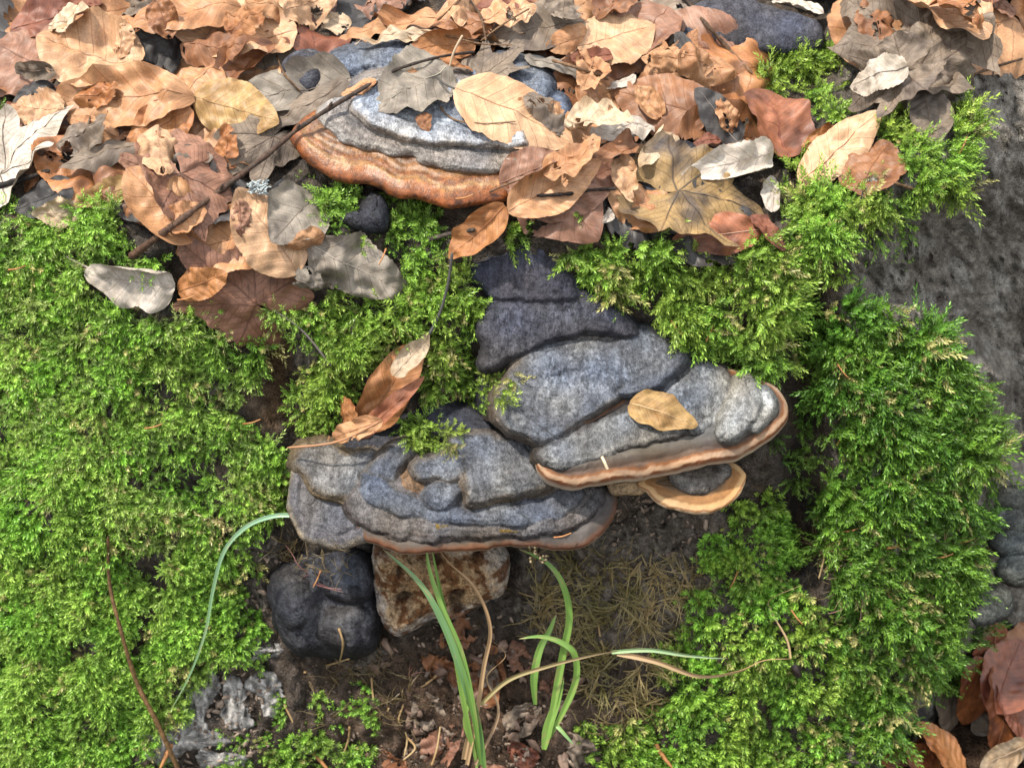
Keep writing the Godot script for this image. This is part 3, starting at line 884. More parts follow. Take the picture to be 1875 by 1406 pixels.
func moss(called: String, label: String, mesh: Mesh, areas: Array, holes: Array, per_cm2: float, bias: Vector3, size: float, tint0: Color, tint1: Color, sd: int, o := {}) -> void:
	rng.seed = sd
	var where: Array[Transform3D] = []
	var tints: Array[Color] = []
	var hp: Array = []
	for h in holes: hp.append(poly(h))
	var frayed: float = o.get("fray", 16.0)
	for ar in areas:
		var pg := poly(ar)
		var lo := pg[0]
		var hi := pg[0]
		for q in pg:
			lo = lo.min(q)
			hi = hi.max(q)
		var tries := int((hi.x - lo.x) * (hi.y - lo.y) / 729.0 * per_cm2 * 1.55)
		for k in tries:
			var x := rng.randf_range(lo.x, hi.x)
			var y := rng.randf_range(lo.y, hi.y)
			var w := Vector2(x + n1.get_noise_2d(x * 2.5, y * 2.5) * frayed * 3.0, y + n1.get_noise_2d(x * 2.5 + 900.0, y * 2.5) * frayed * 3.0)
			if not Geometry2D.is_point_in_polygon(w, pg): continue
			var bad := false
			for h in hp:
				if Geometry2D.is_point_in_polygon(w, h): bad = true
			var thin := n1.get_noise_2d(x * 1.9 + 333.0, y * 1.9) + 0.35 * n1.get_noise_2d(x * 4.5, y * 4.5 + 70.0)
			if bad or thin > 0.30 + float(o.get("dense", 0.0)): continue
			var hh := hs(x, y) + rough(x, y)
			if o.has("on"): hh = high(x, y) - 0.15
			elif high(x, y) > hh + 0.85: continue
			var p := at(x, y, hh + (rng.randf_range(-0.2, 0.3) + n1.get_noise_2d(x * 2.4 + 50.0, y * 2.4) * 1.5) * float(o.get("deep", 1.0)))
			var ex := at(x + 14.0, y, hs(x + 14.0, y)) - at(x - 14.0, y, hs(x - 14.0, y))
			var ey := at(x, y - 14.0, hs(x, y - 14.0)) - at(x, y + 14.0, hs(x, y + 14.0))
			var nor := ex.cross(ey).normalized()
			var flow := Vector3(n1.get_noise_2d(x * 0.8, y * 0.8 + 70.0), n1.get_noise_2d(x * 0.8 + 400.0, y * 0.8), 0.0)
			var dir := (nor * 0.6 + AX * (bias.x + flow.x * 1.3 + rng.randf_range(-0.6, 0.6)) + AB * (bias.y + flow.y * 1.3 + rng.randf_range(-0.6, 0.6)) + AN * bias.z).normalized()
			var sx := dir.cross(Vector3(0.2, 0.9, -0.3)).normalized()
			var bs := Basis(sx, dir.cross(sx), dir).rotated(dir, rng.randf() * TAU)
			where.append(Transform3D(bs.scaled_local(Vector3.ONE * size * rng.randf_range(0.5, 1.3) * (1.0 + 0.5 * n1.get_noise_2d(x * 1.4 + 20.0, y * 1.4 + 800.0))), p))
			var mixv := clampf(0.5 + n1.get_noise_2d(x * 0.9 + 60.0, y * 0.9) * 0.9 + n1.get_noise_2d(x * 3.0, y * 3.0) * 0.5 + rng.randf_range(-0.25, 0.25), 0.0, 1.0)
			var tn := tint0.lerp(tint1, mixv)
			if rng.randf() < float(o.get("dead", 0.045)): tn = Color(1.5, 0.92, 1.6)
			var br2 := rng.randf_range(0.75, 1.3)
			tints.append(Color(tn.r * br2, tn.g * br2, tn.b * br2))
	var mm := MultiMesh.new()
	mm.transform_format = MultiMesh.TRANSFORM_3D
	mm.use_colors = true
	mm.mesh = mesh
	mm.instance_count = where.size()
	for k in where.size():
		mm.set_instance_transform(k, where[k])
		mm.set_instance_color(k, tints[k])
	var o2 := MultiMeshInstance3D.new()
	o2.name = numbered(called)
	o2.multimesh = mm
	o2.material_override = M.moss
	add_child(o2)
	tag(o2, label, o.get("cat", "moss"), "", "stuff")

# ---------------------------------------------------------------- scene
func stump_colour(px: float, py: float, bk: float) -> Color:
	var a := n1.get_noise_2d(px * 1.2, py * 1.2 + 40.0)
	var b := n1.get_noise_2d(px * 5.0 + 90.0, py * 5.0)
	var c := L(0.14, 0.112, 0.09).lerp(L(0.25, 0.185, 0.135), smoothstep(-0.2, 0.5, a + b * 0.5))
	c = c.lerp(L(0.16, 0.15, 0.145), smoothstep(0.05, 0.5, bk + b * 0.3) * 0.6)
	var bare := smoothstep(930.0, 1010.0, px) * (1.0 - smoothstep(1300.0, 1340.0, px)) * smoothstep(860.0, 920.0, py) * (1.0 - smoothstep(1180.0, 1250.0, py))
	c = c.lerp(L(0.24, 0.19, 0.15).lerp(L(0.40, 0.345, 0.29), smoothstep(-0.1, 0.5, b + bk * 0.5)), bare * 0.75)
	var right := smoothstep(1500.0, 1600.0, px)
	var g := L(0.27, 0.245, 0.215).lerp(L(0.46, 0.42, 0.37), smoothstep(-0.35, 0.5, a + b))
	g = g.lerp(L(0.60, 0.58, 0.53), smoothstep(0.18, 0.5, n1.get_noise_2d(px * 2.2, py * 2.2 + 700.0) + b * 0.45) * 0.6)
	c = c.lerp(g, right)
	var wood := exp(-pow((px - 508.0 + (py - 690.0) * 0.12) / 26.0, 2.0)) * smoothstep(580.0, 640.0, py) * (1.0 - smoothstep(760.0, 810.0, py))
	c = c.lerp(L(0.21, 0.125, 0.065), wood * 0.8)
	var soil := exp(-pow((px - 860.0) / 260.0, 2.0)) * smoothstep(1130.0, 1230.0, py)
	c = c.lerp(L(0.12, 0.083, 0.06).lerp(L(0.22, 0.14, 0.095), smoothstep(-0.2, 0.4, b)), soil)
	return c

func make_stump() -> void:
	var x0 := -520.0
	var y0 := -560.0
	var st := 6.5
	var nu := 450
	var nv := 357
	var v := PackedVector3Array()
	var cols := PackedColorArray()
	for j in nv:
		for i in nu:
			var px := x0 + i * st
			var py := y0 + j * st
			var bk := bark(px, py)
			var more := smoothstep(900.0, 980.0, py) * smoothstep(400.0, 480.0, px) * (1.0 - smoothstep(1280.0, 1340.0, px)) + smoothstep(1520.0, 1580.0, px)
			v.append(at(px, py, hs(px, py) + rough(px, py) + bk * (0.8 + 0.7 * more) + n2.get_noise_2d(px * 7.0, py * 4.0) * (0.25 if px < 1450.0 else 0.08) * more + n2.get_noise_2d(px * 2.6 + n1.get_noise_2d(px, py) * 60.0, py * 0.5) * 0.9 * smoothstep(1530.0, 1570.0, px) * (1.0 - smoothstep(1690.0, 1760.0, px)) * smoothstep(370.0, 430.0, py)))
			cols.append(stump_colour(px, py, bk))
	var root := thing("tree_stump", "old mossy tree stump with dark furrowed bark, filling the view", "tree stump", "", at(937, 703, -12))
	obj("bark", build(v, grid_idx(nu, nv), cols, PackedVector2Array(), root.position), M.bark, root)
	# thick pale scales of bark low on the left and under the shelves
	rng.seed = 71
	for f in [[330, 1350, 58, 44], [292, 1372, 30, 30], [372, 1268, 24, 34], [432, 1290, 22, 40], [440, 1310, 20, 24], [488, 1262, 26, 26], [494, 1290, 18, 20], [458, 1192, 44, 22], [356, 1298, 20, 30], [400, 1395, 40, 22], [360, 1262, 22, 10],
		[1240, 1000, 40, 30], [1264, 1030, 30, 34], [1252, 1095, 28, 24], [1230, 975, 34, 24], [1186, 960, 44, 34], [670, 1200, 30, 22], [650, 1215, 26, 20], [950, 1110, 34, 22], [1150, 990, 40, 50], [560, 640, 18, 40], [400, 690, 20, 34], [340, 865, 30, 24], [470, 1010, 34, 44], [480, 1080, 24, 36]]:
		var pts := PackedVector3Array()
		var cc := PackedColorArray()
		var idx := PackedInt32Array()
		var nn := 44
		var base: Color = L(0.74, 0.72, 0.70) if f[1] > 1180 and f[0] < 520 else L(0.27, 0.235, 0.20)
		for r in 8:
			for k in nn:
				var a := TAU * k / nn
				var q := [1.0, 0.98, 0.86, 0.7, 0.52, 0.35, 0.18, 0.01][r] as float
				var jag := 1.0 + 0.6 * n1.get_noise_2d(cos(a) * 70.0 + f[0], sin(a) * 70.0 + f[1]) + 0.2 * n1.get_noise_2d(cos(a) * 260.0 + f[0], sin(a) * 260.0 + f[1]) * (1.0 if r < 3 else 0.0)
				var x: float = f[0] + cos(a) * f[2] * 1.25 * q * jag
				var y: float = f[1] + sin(a) * f[3] * q * jag
				var h: float = hs(x, y) + rough(x, y) + [-0.3, 0.38, 0.48, 0.5, 0.5, 0.5, 0.5, 0.5][r] + n1.get_noise_2d(x * 9.0, y * 5.0) * 0.3 + bark(x, y) * 0.5
				pts.append(at(x, y, h))
				var tt := 0.78 + 0.7 * n1.get_noise_2d(x * 9.0, y * 5.0) - 0.3 * smoothstep(0.1, 0.4, n1.get_noise_2d(x * 16.0, y * 6.0))
				cc.append(Color(base.r * tt, base.g * tt, base.b * tt))
		idx = grid_idx(nn, 8, true)
		for p in pts: lay(p)
		obj("bark_flake", build(pts, idx, cc, PackedVector2Array(), root.position), M.flake, root)

func make_brackets() -> void:
	var tb: Array = []
	var ta: Array = []
	var tf: Array = []
	var ti: Array = []
	var b := thing("bracket_fungus", "big upper bracket fungus of stacked grey tiers with cream rim at the right", "bracket fungus", "", at(1100, 700, 0))
	tier(tb, [[886, 672], [888, 632], [878, 606], [900, 556], [924, 528], [985, 522], [1049, 525], [1109, 552], [1140, 574], [1165, 598], [1160, 615], [1101, 608], [1055, 614], [1010, 626], [967, 642], [930, 662], [905, 676]], [[960, 590], [920, 610], [1010, 572], [1090, 578]], -0.35, 0.0, 0.05,
		{"zones": Z.slate, "dust": 0.4, "amp": 0.2, "R": 0.4, "drop": 0.4, "dome": 0.15, "rings": 0.3, "cracks": [[3.0, [[957, 585], [962, 610], [965, 645]]]]})
	tier(tb, [[863, 502], [890, 481], [940, 455], [994, 425], [1020, 442], [1028, 470], [1051, 510], [1055, 543], [1000, 550], [917, 548], [892, 528]], [[960, 505], [930, 510], [1000, 490]], -0.15, 0.0, 0.04, {"zones": Z.plum, "dust": 0.3, "amp": 0.2, "R": 0.35, "drop": 0.22, "dome": 0.15, "rings": 0.3})
	tier(tb, [[878, 690], [910, 686], [918, 735], [902, 758], [880, 740]], [[895, 712], [900, 735]], -2.6, 0.0, 0.3, {"zones": Z.navy, "R": 0.6})
	shelf(b, "growing_rim", [[983, 846], [1000, 868], [1030, 880], [1068, 884], [1130, 873], [1200, 862], [1265, 848], [1318, 838], [1352, 828], [1400, 803], [1432, 778], [1446, 756], [1441, 728], [1420, 703], [1385, 688], [1330, 672], [1250, 668], [1150, 715], [1050, 775], [990, 815]], [[1220, 780], [1080, 830], [1360, 745]], 0.1, 0.0, 0.5,
		{"zones": Z.rim, "mat": M.smooth, "jag": 1.2, "wobble": 0.06, "split": 0.0, "R": 0.8, "drop": 0.45, "dome": 0.2, "lip": [[-0.04, 0.12], [-0.05, 0.4], [0.0, 0.75], [0.1, 1.05], [0.35, 1.3], [0.9, 1.45], [2.5, 1.5], [6.0, 1.9]], "dust": 0.3, "amp": 0.2, "fine": 0.03, "grooves": [[0.75, 0.12, -0.12], [1.1, 0.2, 0.1]]})
	tier(tb, [[981, 840], [1009, 863], [1060, 857], [1109, 843], [1166, 821], [1239, 803], [1290, 795], [1318, 777], [1336, 755], [1346, 728], [1348, 700], [1328, 672], [1292, 658], [1262, 662], [1230, 690], [1193, 716], [1130, 752], [1060, 782], [1005, 806], [985, 822]], [[1150, 780], [1030, 825], [1290, 715]], 0.7, 0.0, 0.48,
		{"zones": [[-1.0, L(0.07, 0.06, 0.05)], [-0.1, L(0.10, 0.09, 0.08)], [0.1, L(0.085, 0.08, 0.08)], [0.5, L(0.19, 0.195, 0.205)], [2.5, L(0.195, 0.215, 0.25)]], "dust": 0.8, "R": 0.9, "drop": 0.6, "dome": 0.3, "amp": 0.25, "grooves": [[1.0, 0.12, -0.06]], "cracks": [[2.2, [[1240, 690], [1262, 740], [1258, 790]]], [2.0, [[1120, 770], [1130, 830]]]]})
	tier(tb, [[1316, 800], [1314, 772], [1326, 735], [1346, 694], [1370, 692], [1390, 706], [1396, 728], [1390, 755], [1376, 780], [1354, 800], [1336, 808]], [[1355, 755], [1375, 725], [1345, 785]], 0.72, 0.0, 0.45, {"zones": Z.pale, "dust": 0.5, "R": 0.35, "drop": 0.28, "amp": 0.3, "cracks": [[2.5, [[1318, 765], [1345, 762], [1352, 770]]], [3.0, [[1316, 805], [1345, 785]]]]})
	tier(tb, [[1372, 784], [1384, 752], [1388, 716], [1402, 708], [1416, 724], [1421, 748], [1406, 770], [1388, 788]], [[1410, 760], [1412, 730]], 0.5, 0.1, 0.45, {"zones": Z.pale, "dust": 0.8, "R": 0.3, "drop": 0.22, "amp": 0.3})
	tier(tb, [[1112, 660], [1122, 628], [1166, 596], [1212, 614], [1247, 640], [1258, 660], [1222, 694], [1188, 716], [1146, 726], [1115, 700]], [[1180, 660], [1150, 680]], -0.3, 0.0, 0.32, {"zones": Z.grey, "dust": 0.8, "R": 0.6, "drop": 0.45, "amp": 0.3})
	tier(tb, [[908, 758], [910, 720], [935, 678], [955, 650], [986, 629], [1047, 616], [1105, 612], [1138, 628], [1150, 665], [1150, 705], [1143, 722], [1100, 750], [1050, 782], [1003, 808], [960, 802], [920, 778]], [[1040, 710], [975, 740], [1090, 670]], 0.1, 0.0, 0.33,
		{"zones": Z.brown_edge, "dust": 0.9, "R": 0.8, "drop": 0.6, "dome": 0.3, "amp": 0.3, "grooves": [[0.55, 0.2, -0.1], [1.5, 0.12, -0.07], [2.4, 0.14, -0.08]], "cracks": [[2.2, [[1090, 640], [1100, 690], [1085, 720]]], [2.0, [[950, 700], [990, 690]]]]})

	crust(b, "crust", tb, 0.2, 2.6)
	var a := thing("bracket_fungus", "wide lower bracket fungus of blue-grey banded tiers above the grass blades", "bracket fungus", "", at(850, 900, -2))
	tier(ta, [[745, 795], [765, 765], [787, 736], [826, 733], [870, 750], [908, 763], [914, 792], [880, 812], [820, 812], [775, 806]], [[830, 772], [790, 772], [880, 780]], -3.2, 0.0, 0.35, {"zones": Z.navy, "dust": 0.2, "R": 1.2, "drop": 0.8, "amp": 0.4})
	tier(ta, [[632, 815], [650, 795], [690, 785], [720, 768], [765, 760], [770, 790], [730, 822], [690, 836], [650, 834]], [[700, 800], [660, 815]], -3.7, 0.0, 0.4, {"zones": Z.navy, "dust": 0.15, "R": 1.0})
	shelf(a, "left_rim", [[527, 880], [524, 927], [534, 960], [554, 982], [582, 996], [620, 1002], [652, 996], [676, 985], [690, 930], [680, 850], [600, 830], [545, 840]], [[600, 920], [620, 880]], -2.3, 0.0, 0.42, {"zones": Z.lobe, "R": 0.9, "drop": 0.6, "dome": 0.3, "lip": [[0.0, 0.15], [0.12, 0.4], [0.3, 0.55], [1.0, 0.8], [3.0, 1.2]], "dust": 0.4, "amp": 0.3, "grooves": [[0.95, 0.14, -0.14]]})
	tier(ta, [[537, 850], [543, 825], [572, 808], [610, 812], [640, 825], [690, 820], [690, 850], [662, 870], [648, 915], [620, 916], [594, 910], [574, 896], [556, 872]], [[610, 862], [650, 845]], -2.3, 0.0, 0.42, {"zones": [[-1.0, L(0.12, 0.09, 0.06)], [-0.1, L(0.2, 0.16, 0.11)], [0.15, L(0.18, 0.16, 0.14)], [0.4, L(0.18, 0.185, 0.2)], [2.0, L(0.2, 0.205, 0.225)]], "dust": 0.55, "R": 0.6, "drop": 0.45, "amp": 0.22})
	shelf(a, "growing_rim", [[634, 925], [638, 948], [652, 970], [690, 994], [740, 1010], [770, 1012], [815, 1004], [870, 1002], [930, 1000], [980, 998], [1037, 1002], [1078, 994], [1112, 962], [1130, 922], [1126, 898], [1070, 880], [900, 850], [720, 860], [655, 885]], [[860, 940], [720, 935], [1040, 930]], -1.5, 0.0, 0.42,
		{"zones": Z.thin_rim, "mat": M.smooth, "split": 0.0, "R": 0.6, "drop": 0.35, "dome": 0.1, "lip": [[0.0, 0.1], [0.0, 0.3], [0.1, 0.55], [0.4, 0.75], [1.2, 0.9], [3.0, 1.1], [6.0, 1.6]], "dust": 0.2, "amp": 0.25, "fine": 0.02, "jag": 3.0, "wobble": 0.08})
	tier(ta, [[632, 915], [638, 935], [650, 955], [690, 976], [736, 988], [752, 980], [800, 990], [830, 986], [900, 986], [1000, 982], [1055, 966], [1090, 938], [1106, 905], [1090, 886], [900, 870], [720, 870], [655, 880]], [[860, 935], [710, 925], [1030, 925]], -0.9, 0.0, 0.42,
		{"zones": Z.band, "R": 0.6, "drop": 0.5, "dome": 0.15, "dust": 0.35, "amp": 0.22, "jag": 3.5, "cracks": [[2.5, [[752, 940], [748, 985]]], [2.5, [[800, 955], [808, 1000]]], [2.5, [[1010, 940], [1030, 985]]], [2.0, [[940, 960], [1000, 985]]]]})
	tier(ta, [[745, 962], [772, 958], [802, 970], [808, 984], [788, 996], [760, 993], [742, 984]], [[778, 984], [770, 980]], -0.35, 0.0, 0.42, {"zones": Z.band, "R": 0.4, "drop": 0.4, "dust": 0.3})
	tier(ta, [[765, 950], [830, 962], [900, 968], [960, 967], [960, 975], [900, 977], [830, 972], [765, 958]], [[850, 966], [780, 956], [945, 970]], -0.42, 0.0, 0.42, {"zones": [[-1.0, L(0.20, 0.13, 0.03)], [2.0, L(0.30, 0.21, 0.06)]], "R": 0.2, "drop": 0.15, "dome": 0.05, "dust": 0.2, "jag": 4.0, "lip": [[0.05, 0.2], [0.1, 0.5]]})
	tier(ta, [[656, 890], [658, 905], [688, 930], [732, 946], [826, 961], [900, 966], [953, 965], [1026, 948], [1066, 918], [1068, 896], [1040, 888], [1000, 905], [940, 917], [868, 928], [820, 925], [770, 912], [725, 895], [690, 866], [672, 862]], [[826, 942], [690, 895], [740, 924], [950, 940], [1050, 905]], -0.35, 0.0, 0.42,
		{"zones": Z.grey, "dust": 0.6, "R": 0.6, "drop": 0.6, "dome": 0.2, "amp": 0.25})
	tier(ta, [[848, 883], [855, 912], [864, 922], [917, 914], [986, 899], [1016, 882], [1005, 845], [982, 825], [960, 806], [917, 798], [870, 792], [828, 800], [824, 822], [848, 838]], [[925, 856], [878, 852], [972, 850]], -0.6, 0.0, 0.42, {"zones": Z.brown_edge, "dust": 0.65, "R": 0.5, "drop": 0.45, "dome": 0.25, "amp": 0.25})
	tier(ta, [[753, 856], [775, 836], [826, 828], [852, 838], [853, 862], [828, 883], [798, 880], [768, 876]], [[800, 856], [830, 852]], -1.05, 0.0, 0.42, {"zones": Z.brown_edge, "dust": 0.6, "R": 0.5, "drop": 0.45, "amp": 0.25})
	tier(ta, [[775, 908], [788, 886], [826, 880], [846, 890], [836, 914], [815, 932], [785, 930]], [[812, 905], [805, 915]], -0.45, 0.0, 0.42, {"zones": Z.grey, "dust": 0.7, "R": 0.5, "drop": 0.45})
	tier(ta, [[672, 860], [700, 825], [747, 800], [764, 826], [734, 856], [726, 886], [696, 880]], [[705, 855], [740, 822]], -1.5, 0.0, 0.42, {"zones": Z.brown_edge, "dust": 0.5, "R": 0.5, "drop": 0.45, "amp": 0.3})
	tier(ta, [[726, 884], [750, 852], [772, 880], [782, 900], [756, 908], [732, 898]], [[752, 884], [752, 880]], -1.35, 0.0, 0.42, {"zones": [[-1.0, L(0.08, 0.06, 0.045)], [0.3, L(0.25, 0.16, 0.10)], [1.0, L(0.2, 0.14, 0.10)]], "dust": 0.3, "R": 0.7, "drop": 0.6})

	crust(a, "crust", ta, 0.16, 2.6)
	var c := thing("bracket_fungus", "small cream bracket fungus with brown rings tucked beneath the upper shelf's rim", "bracket fungus", "", at(1270, 900, -2))
	shelf(c, "cap", [[1168, 880], [1186, 900], [1209, 922], [1250, 934], [1285, 938], [1312, 932], [1350, 908], [1366, 880], [1362, 858], [1330, 840], [1220, 845]], [[1270, 880], [1240, 885], [1310, 875]], -1.2, 0.0, 0.5, {"zones": Z.small, "mat": M.smooth, "jag": 1.2, "wobble": 0.05, "fine": 0.01, "split": 0.0, "R": 0.7, "drop": 0.3, "dome": 0.15, "lip": [[0.0, 0.1], [0.05, 0.25], [0.3, 0.42], [1.0, 0.6], [2.2, 0.9]], "dust": 0.1, "amp": 0.12})
	shelf(c, "dark_core", [[1224, 872], [1248, 894], [1280, 900], [1314, 889], [1340, 864], [1326, 842], [1235, 846]], [[1275, 866], [1295, 862]], -0.85, 0.0, 0.5, {"zones": Z.core, "R": 0.5, "drop": 0.45, "dust": 0.3, "pleat": 0.05, "step": 3.0})
	shelf(c, "side_strip", [[1118, 882], [1120, 900], [1150, 904], [1185, 898], [1180, 876]], [[1150, 890], [1165, 888]], -1.6, 0.0, 0.4, {"zones": [[-1.0, L(0.4, 0.28, 0.16)], [1.0, L(0.56, 0.40, 0.24)]], "R": 0.5, "drop": 0.3, "dust": 0.1})

	var f := thing("bracket_fungus", "zoned bracket fungus with pale blue rings and a red-brown rim half buried in leaves", "bracket fungus", "", at(760, 250, -2))
	shelf(f, "glossy_rim", [[532, 240], [541, 264], [566, 292], [606, 317], [640, 323], [675, 326], [698, 336], [725, 352], [768, 356], [816, 367], [864, 366], [912, 359], [945, 344], [975, 310], [985, 270], [950, 200], [800, 150], [640, 165], [560, 205]], [[760, 268], [640, 250], [890, 278]], -0.3, 0.0, 0.68,
		{"zones": Z.rust, "R": 0.9, "drop": 0.55, "dome": 0.2, "lip": [[0.0, 0.12], [0.1, 0.3], [0.6, 0.5], [2.0, 0.7], [4.5, 1.2]], "dust": 0.0, "amp": 0.14, "mat": M.rust, "split": 0.0, "fine": 0.015, "grooves": [[0.9, 0.25, 0.06]], "jag": 2.0})
	tier(tf, [[586, 214], [618, 243], [640, 259], [704, 275], [758, 282], [776, 296], [832, 306], [890, 314], [936, 305], [962, 281], [970, 262], [930, 200], [780, 160], [650, 165], [600, 188]], [[770, 240], [680, 222], [890, 256]], 0.05, 0.0, 0.68, {"zones": Z.ash, "R": 0.6, "drop": 0.4, "dome": 0.2, "dust": 0.4, "amp": 0.12, "jag": 2.0})
	tier(tf, [[640, 192], [672, 224], [720, 246], [784, 260], [864, 264], [928, 266], [962, 262], [950, 220], [900, 170], [780, 130], [690, 140], [650, 165]], [[790, 204], [710, 190], [880, 215]], 0.25, 0.0, 0.66, {"zones": Z.ice, "R": 0.45, "drop": 0.35, "dome": 0.5, "dust": 0.4, "amp": 0.1, "jag": 1.5, "grooves": [[1.3, 0.15, -0.12]]})
	for k in [["back_dome", [[656, 116], [676, 92], [720, 76], [755, 74], [790, 96], [800, 130], [740, 140], [690, 136]], [[725, 108], [760, 112]], -4.2], ["back_dome", [[608, 130], [612, 104], [634, 90], [660, 87], [684, 94], [680, 125], [640, 142]], [[645, 112], [650, 116]], -4.6], ["back_dome", [[900, 118], [930, 104], [965, 106], [995, 120], [1013, 148], [1006, 180], [970, 200], [920, 170]], [[955, 145], [970, 155]], -3.3], ["back_dome", [[820, 140], [850, 118], [900, 115], [930, 140], [900, 175], [850, 170]], [[870, 145], [880, 148]], -3.6], ["back_dome", [[985, 170], [1012, 160], [1040, 185], [1042, 225], [1015, 240], [990, 215]], [[1015, 200], [1018, 208]], -2.9]]:
		tier(tf, k[1], k[2], k[3], 0.0, 0.6, {"zones": Z.stone, "R": 1.0, "drop": 0.9, "dome": 0.35, "dust": 0.5})

	crust(f, "crust", tf, 0.2, 3.0)
	var g := thing("bracket_fungus", "round dark grey fungus knob by the twig's upper end, left of the zoned bracket", "bracket fungus", "", at(560, 110, -5))
	shelf(g, "cap", [[510, 120], [515, 92], [540, 78], [585, 78], [612, 95], [614, 125], [590, 146], [545, 150]], [[560, 112], [575, 115]], -4.6, 0.0, 0.6, {"zones": Z.slate, "R": 1.4, "drop": 1.2, "dome": 0.3, "dust": 0.6, "lip": [[0.1, 0.5], [0.3, 1.0], [0.8, 1.5]]})
	var knobs := [[[616, 402], [628, 386], [648, 384], [655, 362], [680, 349], [706, 362], [712, 400], [700, 420], [650, 412]], [[670, 388], [680, 380]], 0.5, "three-lobed dark fungus knob in the moss below the zoned bracket"]
	for kn in [knobs, [[[490, 350], [500, 330], [525, 325], [546, 335], [548, 358], [520, 368], [495, 366]], [[520, 347], [526, 348]], 0.4, "dark knob beside the pale lichen above the tan leaf"], [[[172, 350], [182, 332], [205, 327], [220, 340], [218, 362], [190, 368]], [[197, 348], [200, 349]], 0.3, "small dark knob under the leaf edge at far left moss"]]:
		var o := thing("fungus_knob", kn[3], "fungus", "", at(kn[1][0][0], kn[1][0][1], 0))
		shelf(o, "cap", kn[0], kn[1], hs(kn[1][0][0], kn[1][0][1]) + 1.1 + kn[2], 0.0, 0.25, {"zones": Z.navy, "R": 0.9, "drop": 0.9, "dome": 0.3, "dust": 0.3, "amp": 0.3, "lip": [[0.05, 0.5], [0.3, 1.2]]})

	var h := thing("bracket_fungus", "rotting pore-side fungus, brown and white, hanging under the lower shelf", "bracket fungus", "", at(800, 1090, -7))
	shelf(h, "pore_face", [[672, 1062], [680, 1020], [700, 985], [800, 985], [900, 1000], [926, 1030], [930, 1062], [916, 1096], [880, 1122], [840, 1138], [800, 1146], [765, 1160], [735, 1172], [712, 1166], [692, 1142], [682, 1100]], [[800, 1070], [740, 1085], [870, 1060]], -7.0, 0.1, -0.28,
		{"zones": Z.pore, "mat": M.pore, "R": 1.5, "drop": 1.2, "dome": 1.4, "amp": 0.6, "fine": 0.1, "dust": 0.2, "spots": L(0.20, 0.085, 0.035), "lip": [[0.0, 0.6], [0.3, 1.2], [1.0, 2.0]], "wobble": 0.35, "jag": 4.0, "step": 4.0})

	var i := thing("bracket_fungus", "blackish lumpy old fungus on the bark under the left shelf lobe", "bracket fungus", "", at(590, 1090, -9))
	tier(ti, [[500, 1062], [520, 1036], [560, 1014], [640, 1004], [682, 1022], [684, 1088], [691, 1135], [680, 1180], [640, 1197], [590, 1193], [545, 1190], [524, 1160], [505, 1115]], [[590, 1090], [560, 1100], [635, 1085]], -8.3, 0.0, 0.0, {"zones": Z.navy, "dust": 0.6, "R": 1.6, "drop": 1.1, "dome": 0.4, "amp": 0.9, "jag": 5.0, "lip": [[0.1, 0.6], [0.4, 1.5]]})
	for k in [[[[505, 1080], [515, 1055], [540, 1045], [566, 1062], [570, 1110], [552, 1146], [530, 1146], [512, 1115]], [[538, 1085], [545, 1110]], -7.9], [[[580, 1035], [640, 1010], [676, 1026], [680, 1075], [660, 1100], [620, 1095], [590, 1075]], [[625, 1050], [650, 1060]], -7.75], [[[575, 1125], [615, 1108], [665, 1112], [684, 1140], [672, 1176], [630, 1188], [592, 1172]], [[620, 1145], [650, 1148]], -8.15], [[[636, 1072], [668, 1064], [676, 1088], [660, 1104], [640, 1098]], [[655, 1084], [656, 1086]], -7.6]]:
		tier(ti, k[0], k[1], k[2], 0.0, 0.1, {"zones": Z.navy, "dust": 0.6, "R": 0.8, "drop": 0.6, "dome": 0.5, "amp": 0.6, "jag": 6.0, "lip": [[0.1, 0.6], [0.4, 1.5]]})

	crust(i, "crust", ti, 0.1, 3.0)
	var kk := thing("bracket_fungus", "stack of greenish grey bracket fungi on the shaded right side above wet leaves", "bracket fungus", "", at(1840, 1010, -12))
	for k in [[[[1818, 905], [1836, 886], [1880, 882], [1930, 896], [1940, 925], [1900, 938], [1850, 934], [1824, 924]], [[1870, 912], [1900, 914]], -12.0], [[[1806, 945], [1830, 926], [1880, 922], [1930, 935], [1936, 962], [1890, 975], [1840, 970], [1812, 962]], [[1865, 950], [1895, 950]], -11.6], [[[1816, 985], [1846, 962], [1900, 960], [1940, 975], [1946, 1010], [1890, 1020], [1840, 1012]], [[1875, 990], [1900, 990]], -11.3], [[[1826, 1030], [1850, 1008], [1900, 1006], [1946, 1020], [1940, 1058], [1880, 1068], [1838, 1056]], [[1880, 1036], [1905, 1036]], -11.0], [[[1778, 1105], [1796, 1075], [1830, 1062], [1858, 1082], [1860, 1112], [1833, 1136], [1796, 1138]], [[1820, 1102], [1830, 1100]], -10.7]]:
		shelf(kk, "tier", k[0], k[1], k[2], 0.0, 0.45, {"zones": [[-1.0, L(0.045, 0.045, 0.04)], [0.0, L(0.08, 0.085, 0.078)], [0.5, L(0.12, 0.13, 0.122)], [2.0, L(0.08, 0.09, 0.09)]], "R": 0.9, "drop": 0.8, "dust": 0.5, "lip": [[0.1, 0.5], [0.4, 1.0], [1.5, 1.5]]})
	var s := thing("bracket_fungus", "slate blue smooth fungus showing between leaves left of the patchy maple leaf", "bracket fungus", "", at(1200, 310, -1))
	shelf(s, "cap", [[1150, 350], [1160, 290], [1200, 255], [1260, 250], [1300, 285], [1290, 340], [1240, 372], [1180, 372]], [[1220, 315], [1240, 310]], -0.3, 0.0, 0.6, {"zones": Z.navy, "dust": 0.4, "R": 1.2, "drop": 0.8})
	var s2 := thing("bracket_fungus", "slate grey fungus shelf under the twig at the upper right", "bracket fungus", "", at(1330, 40, -8))
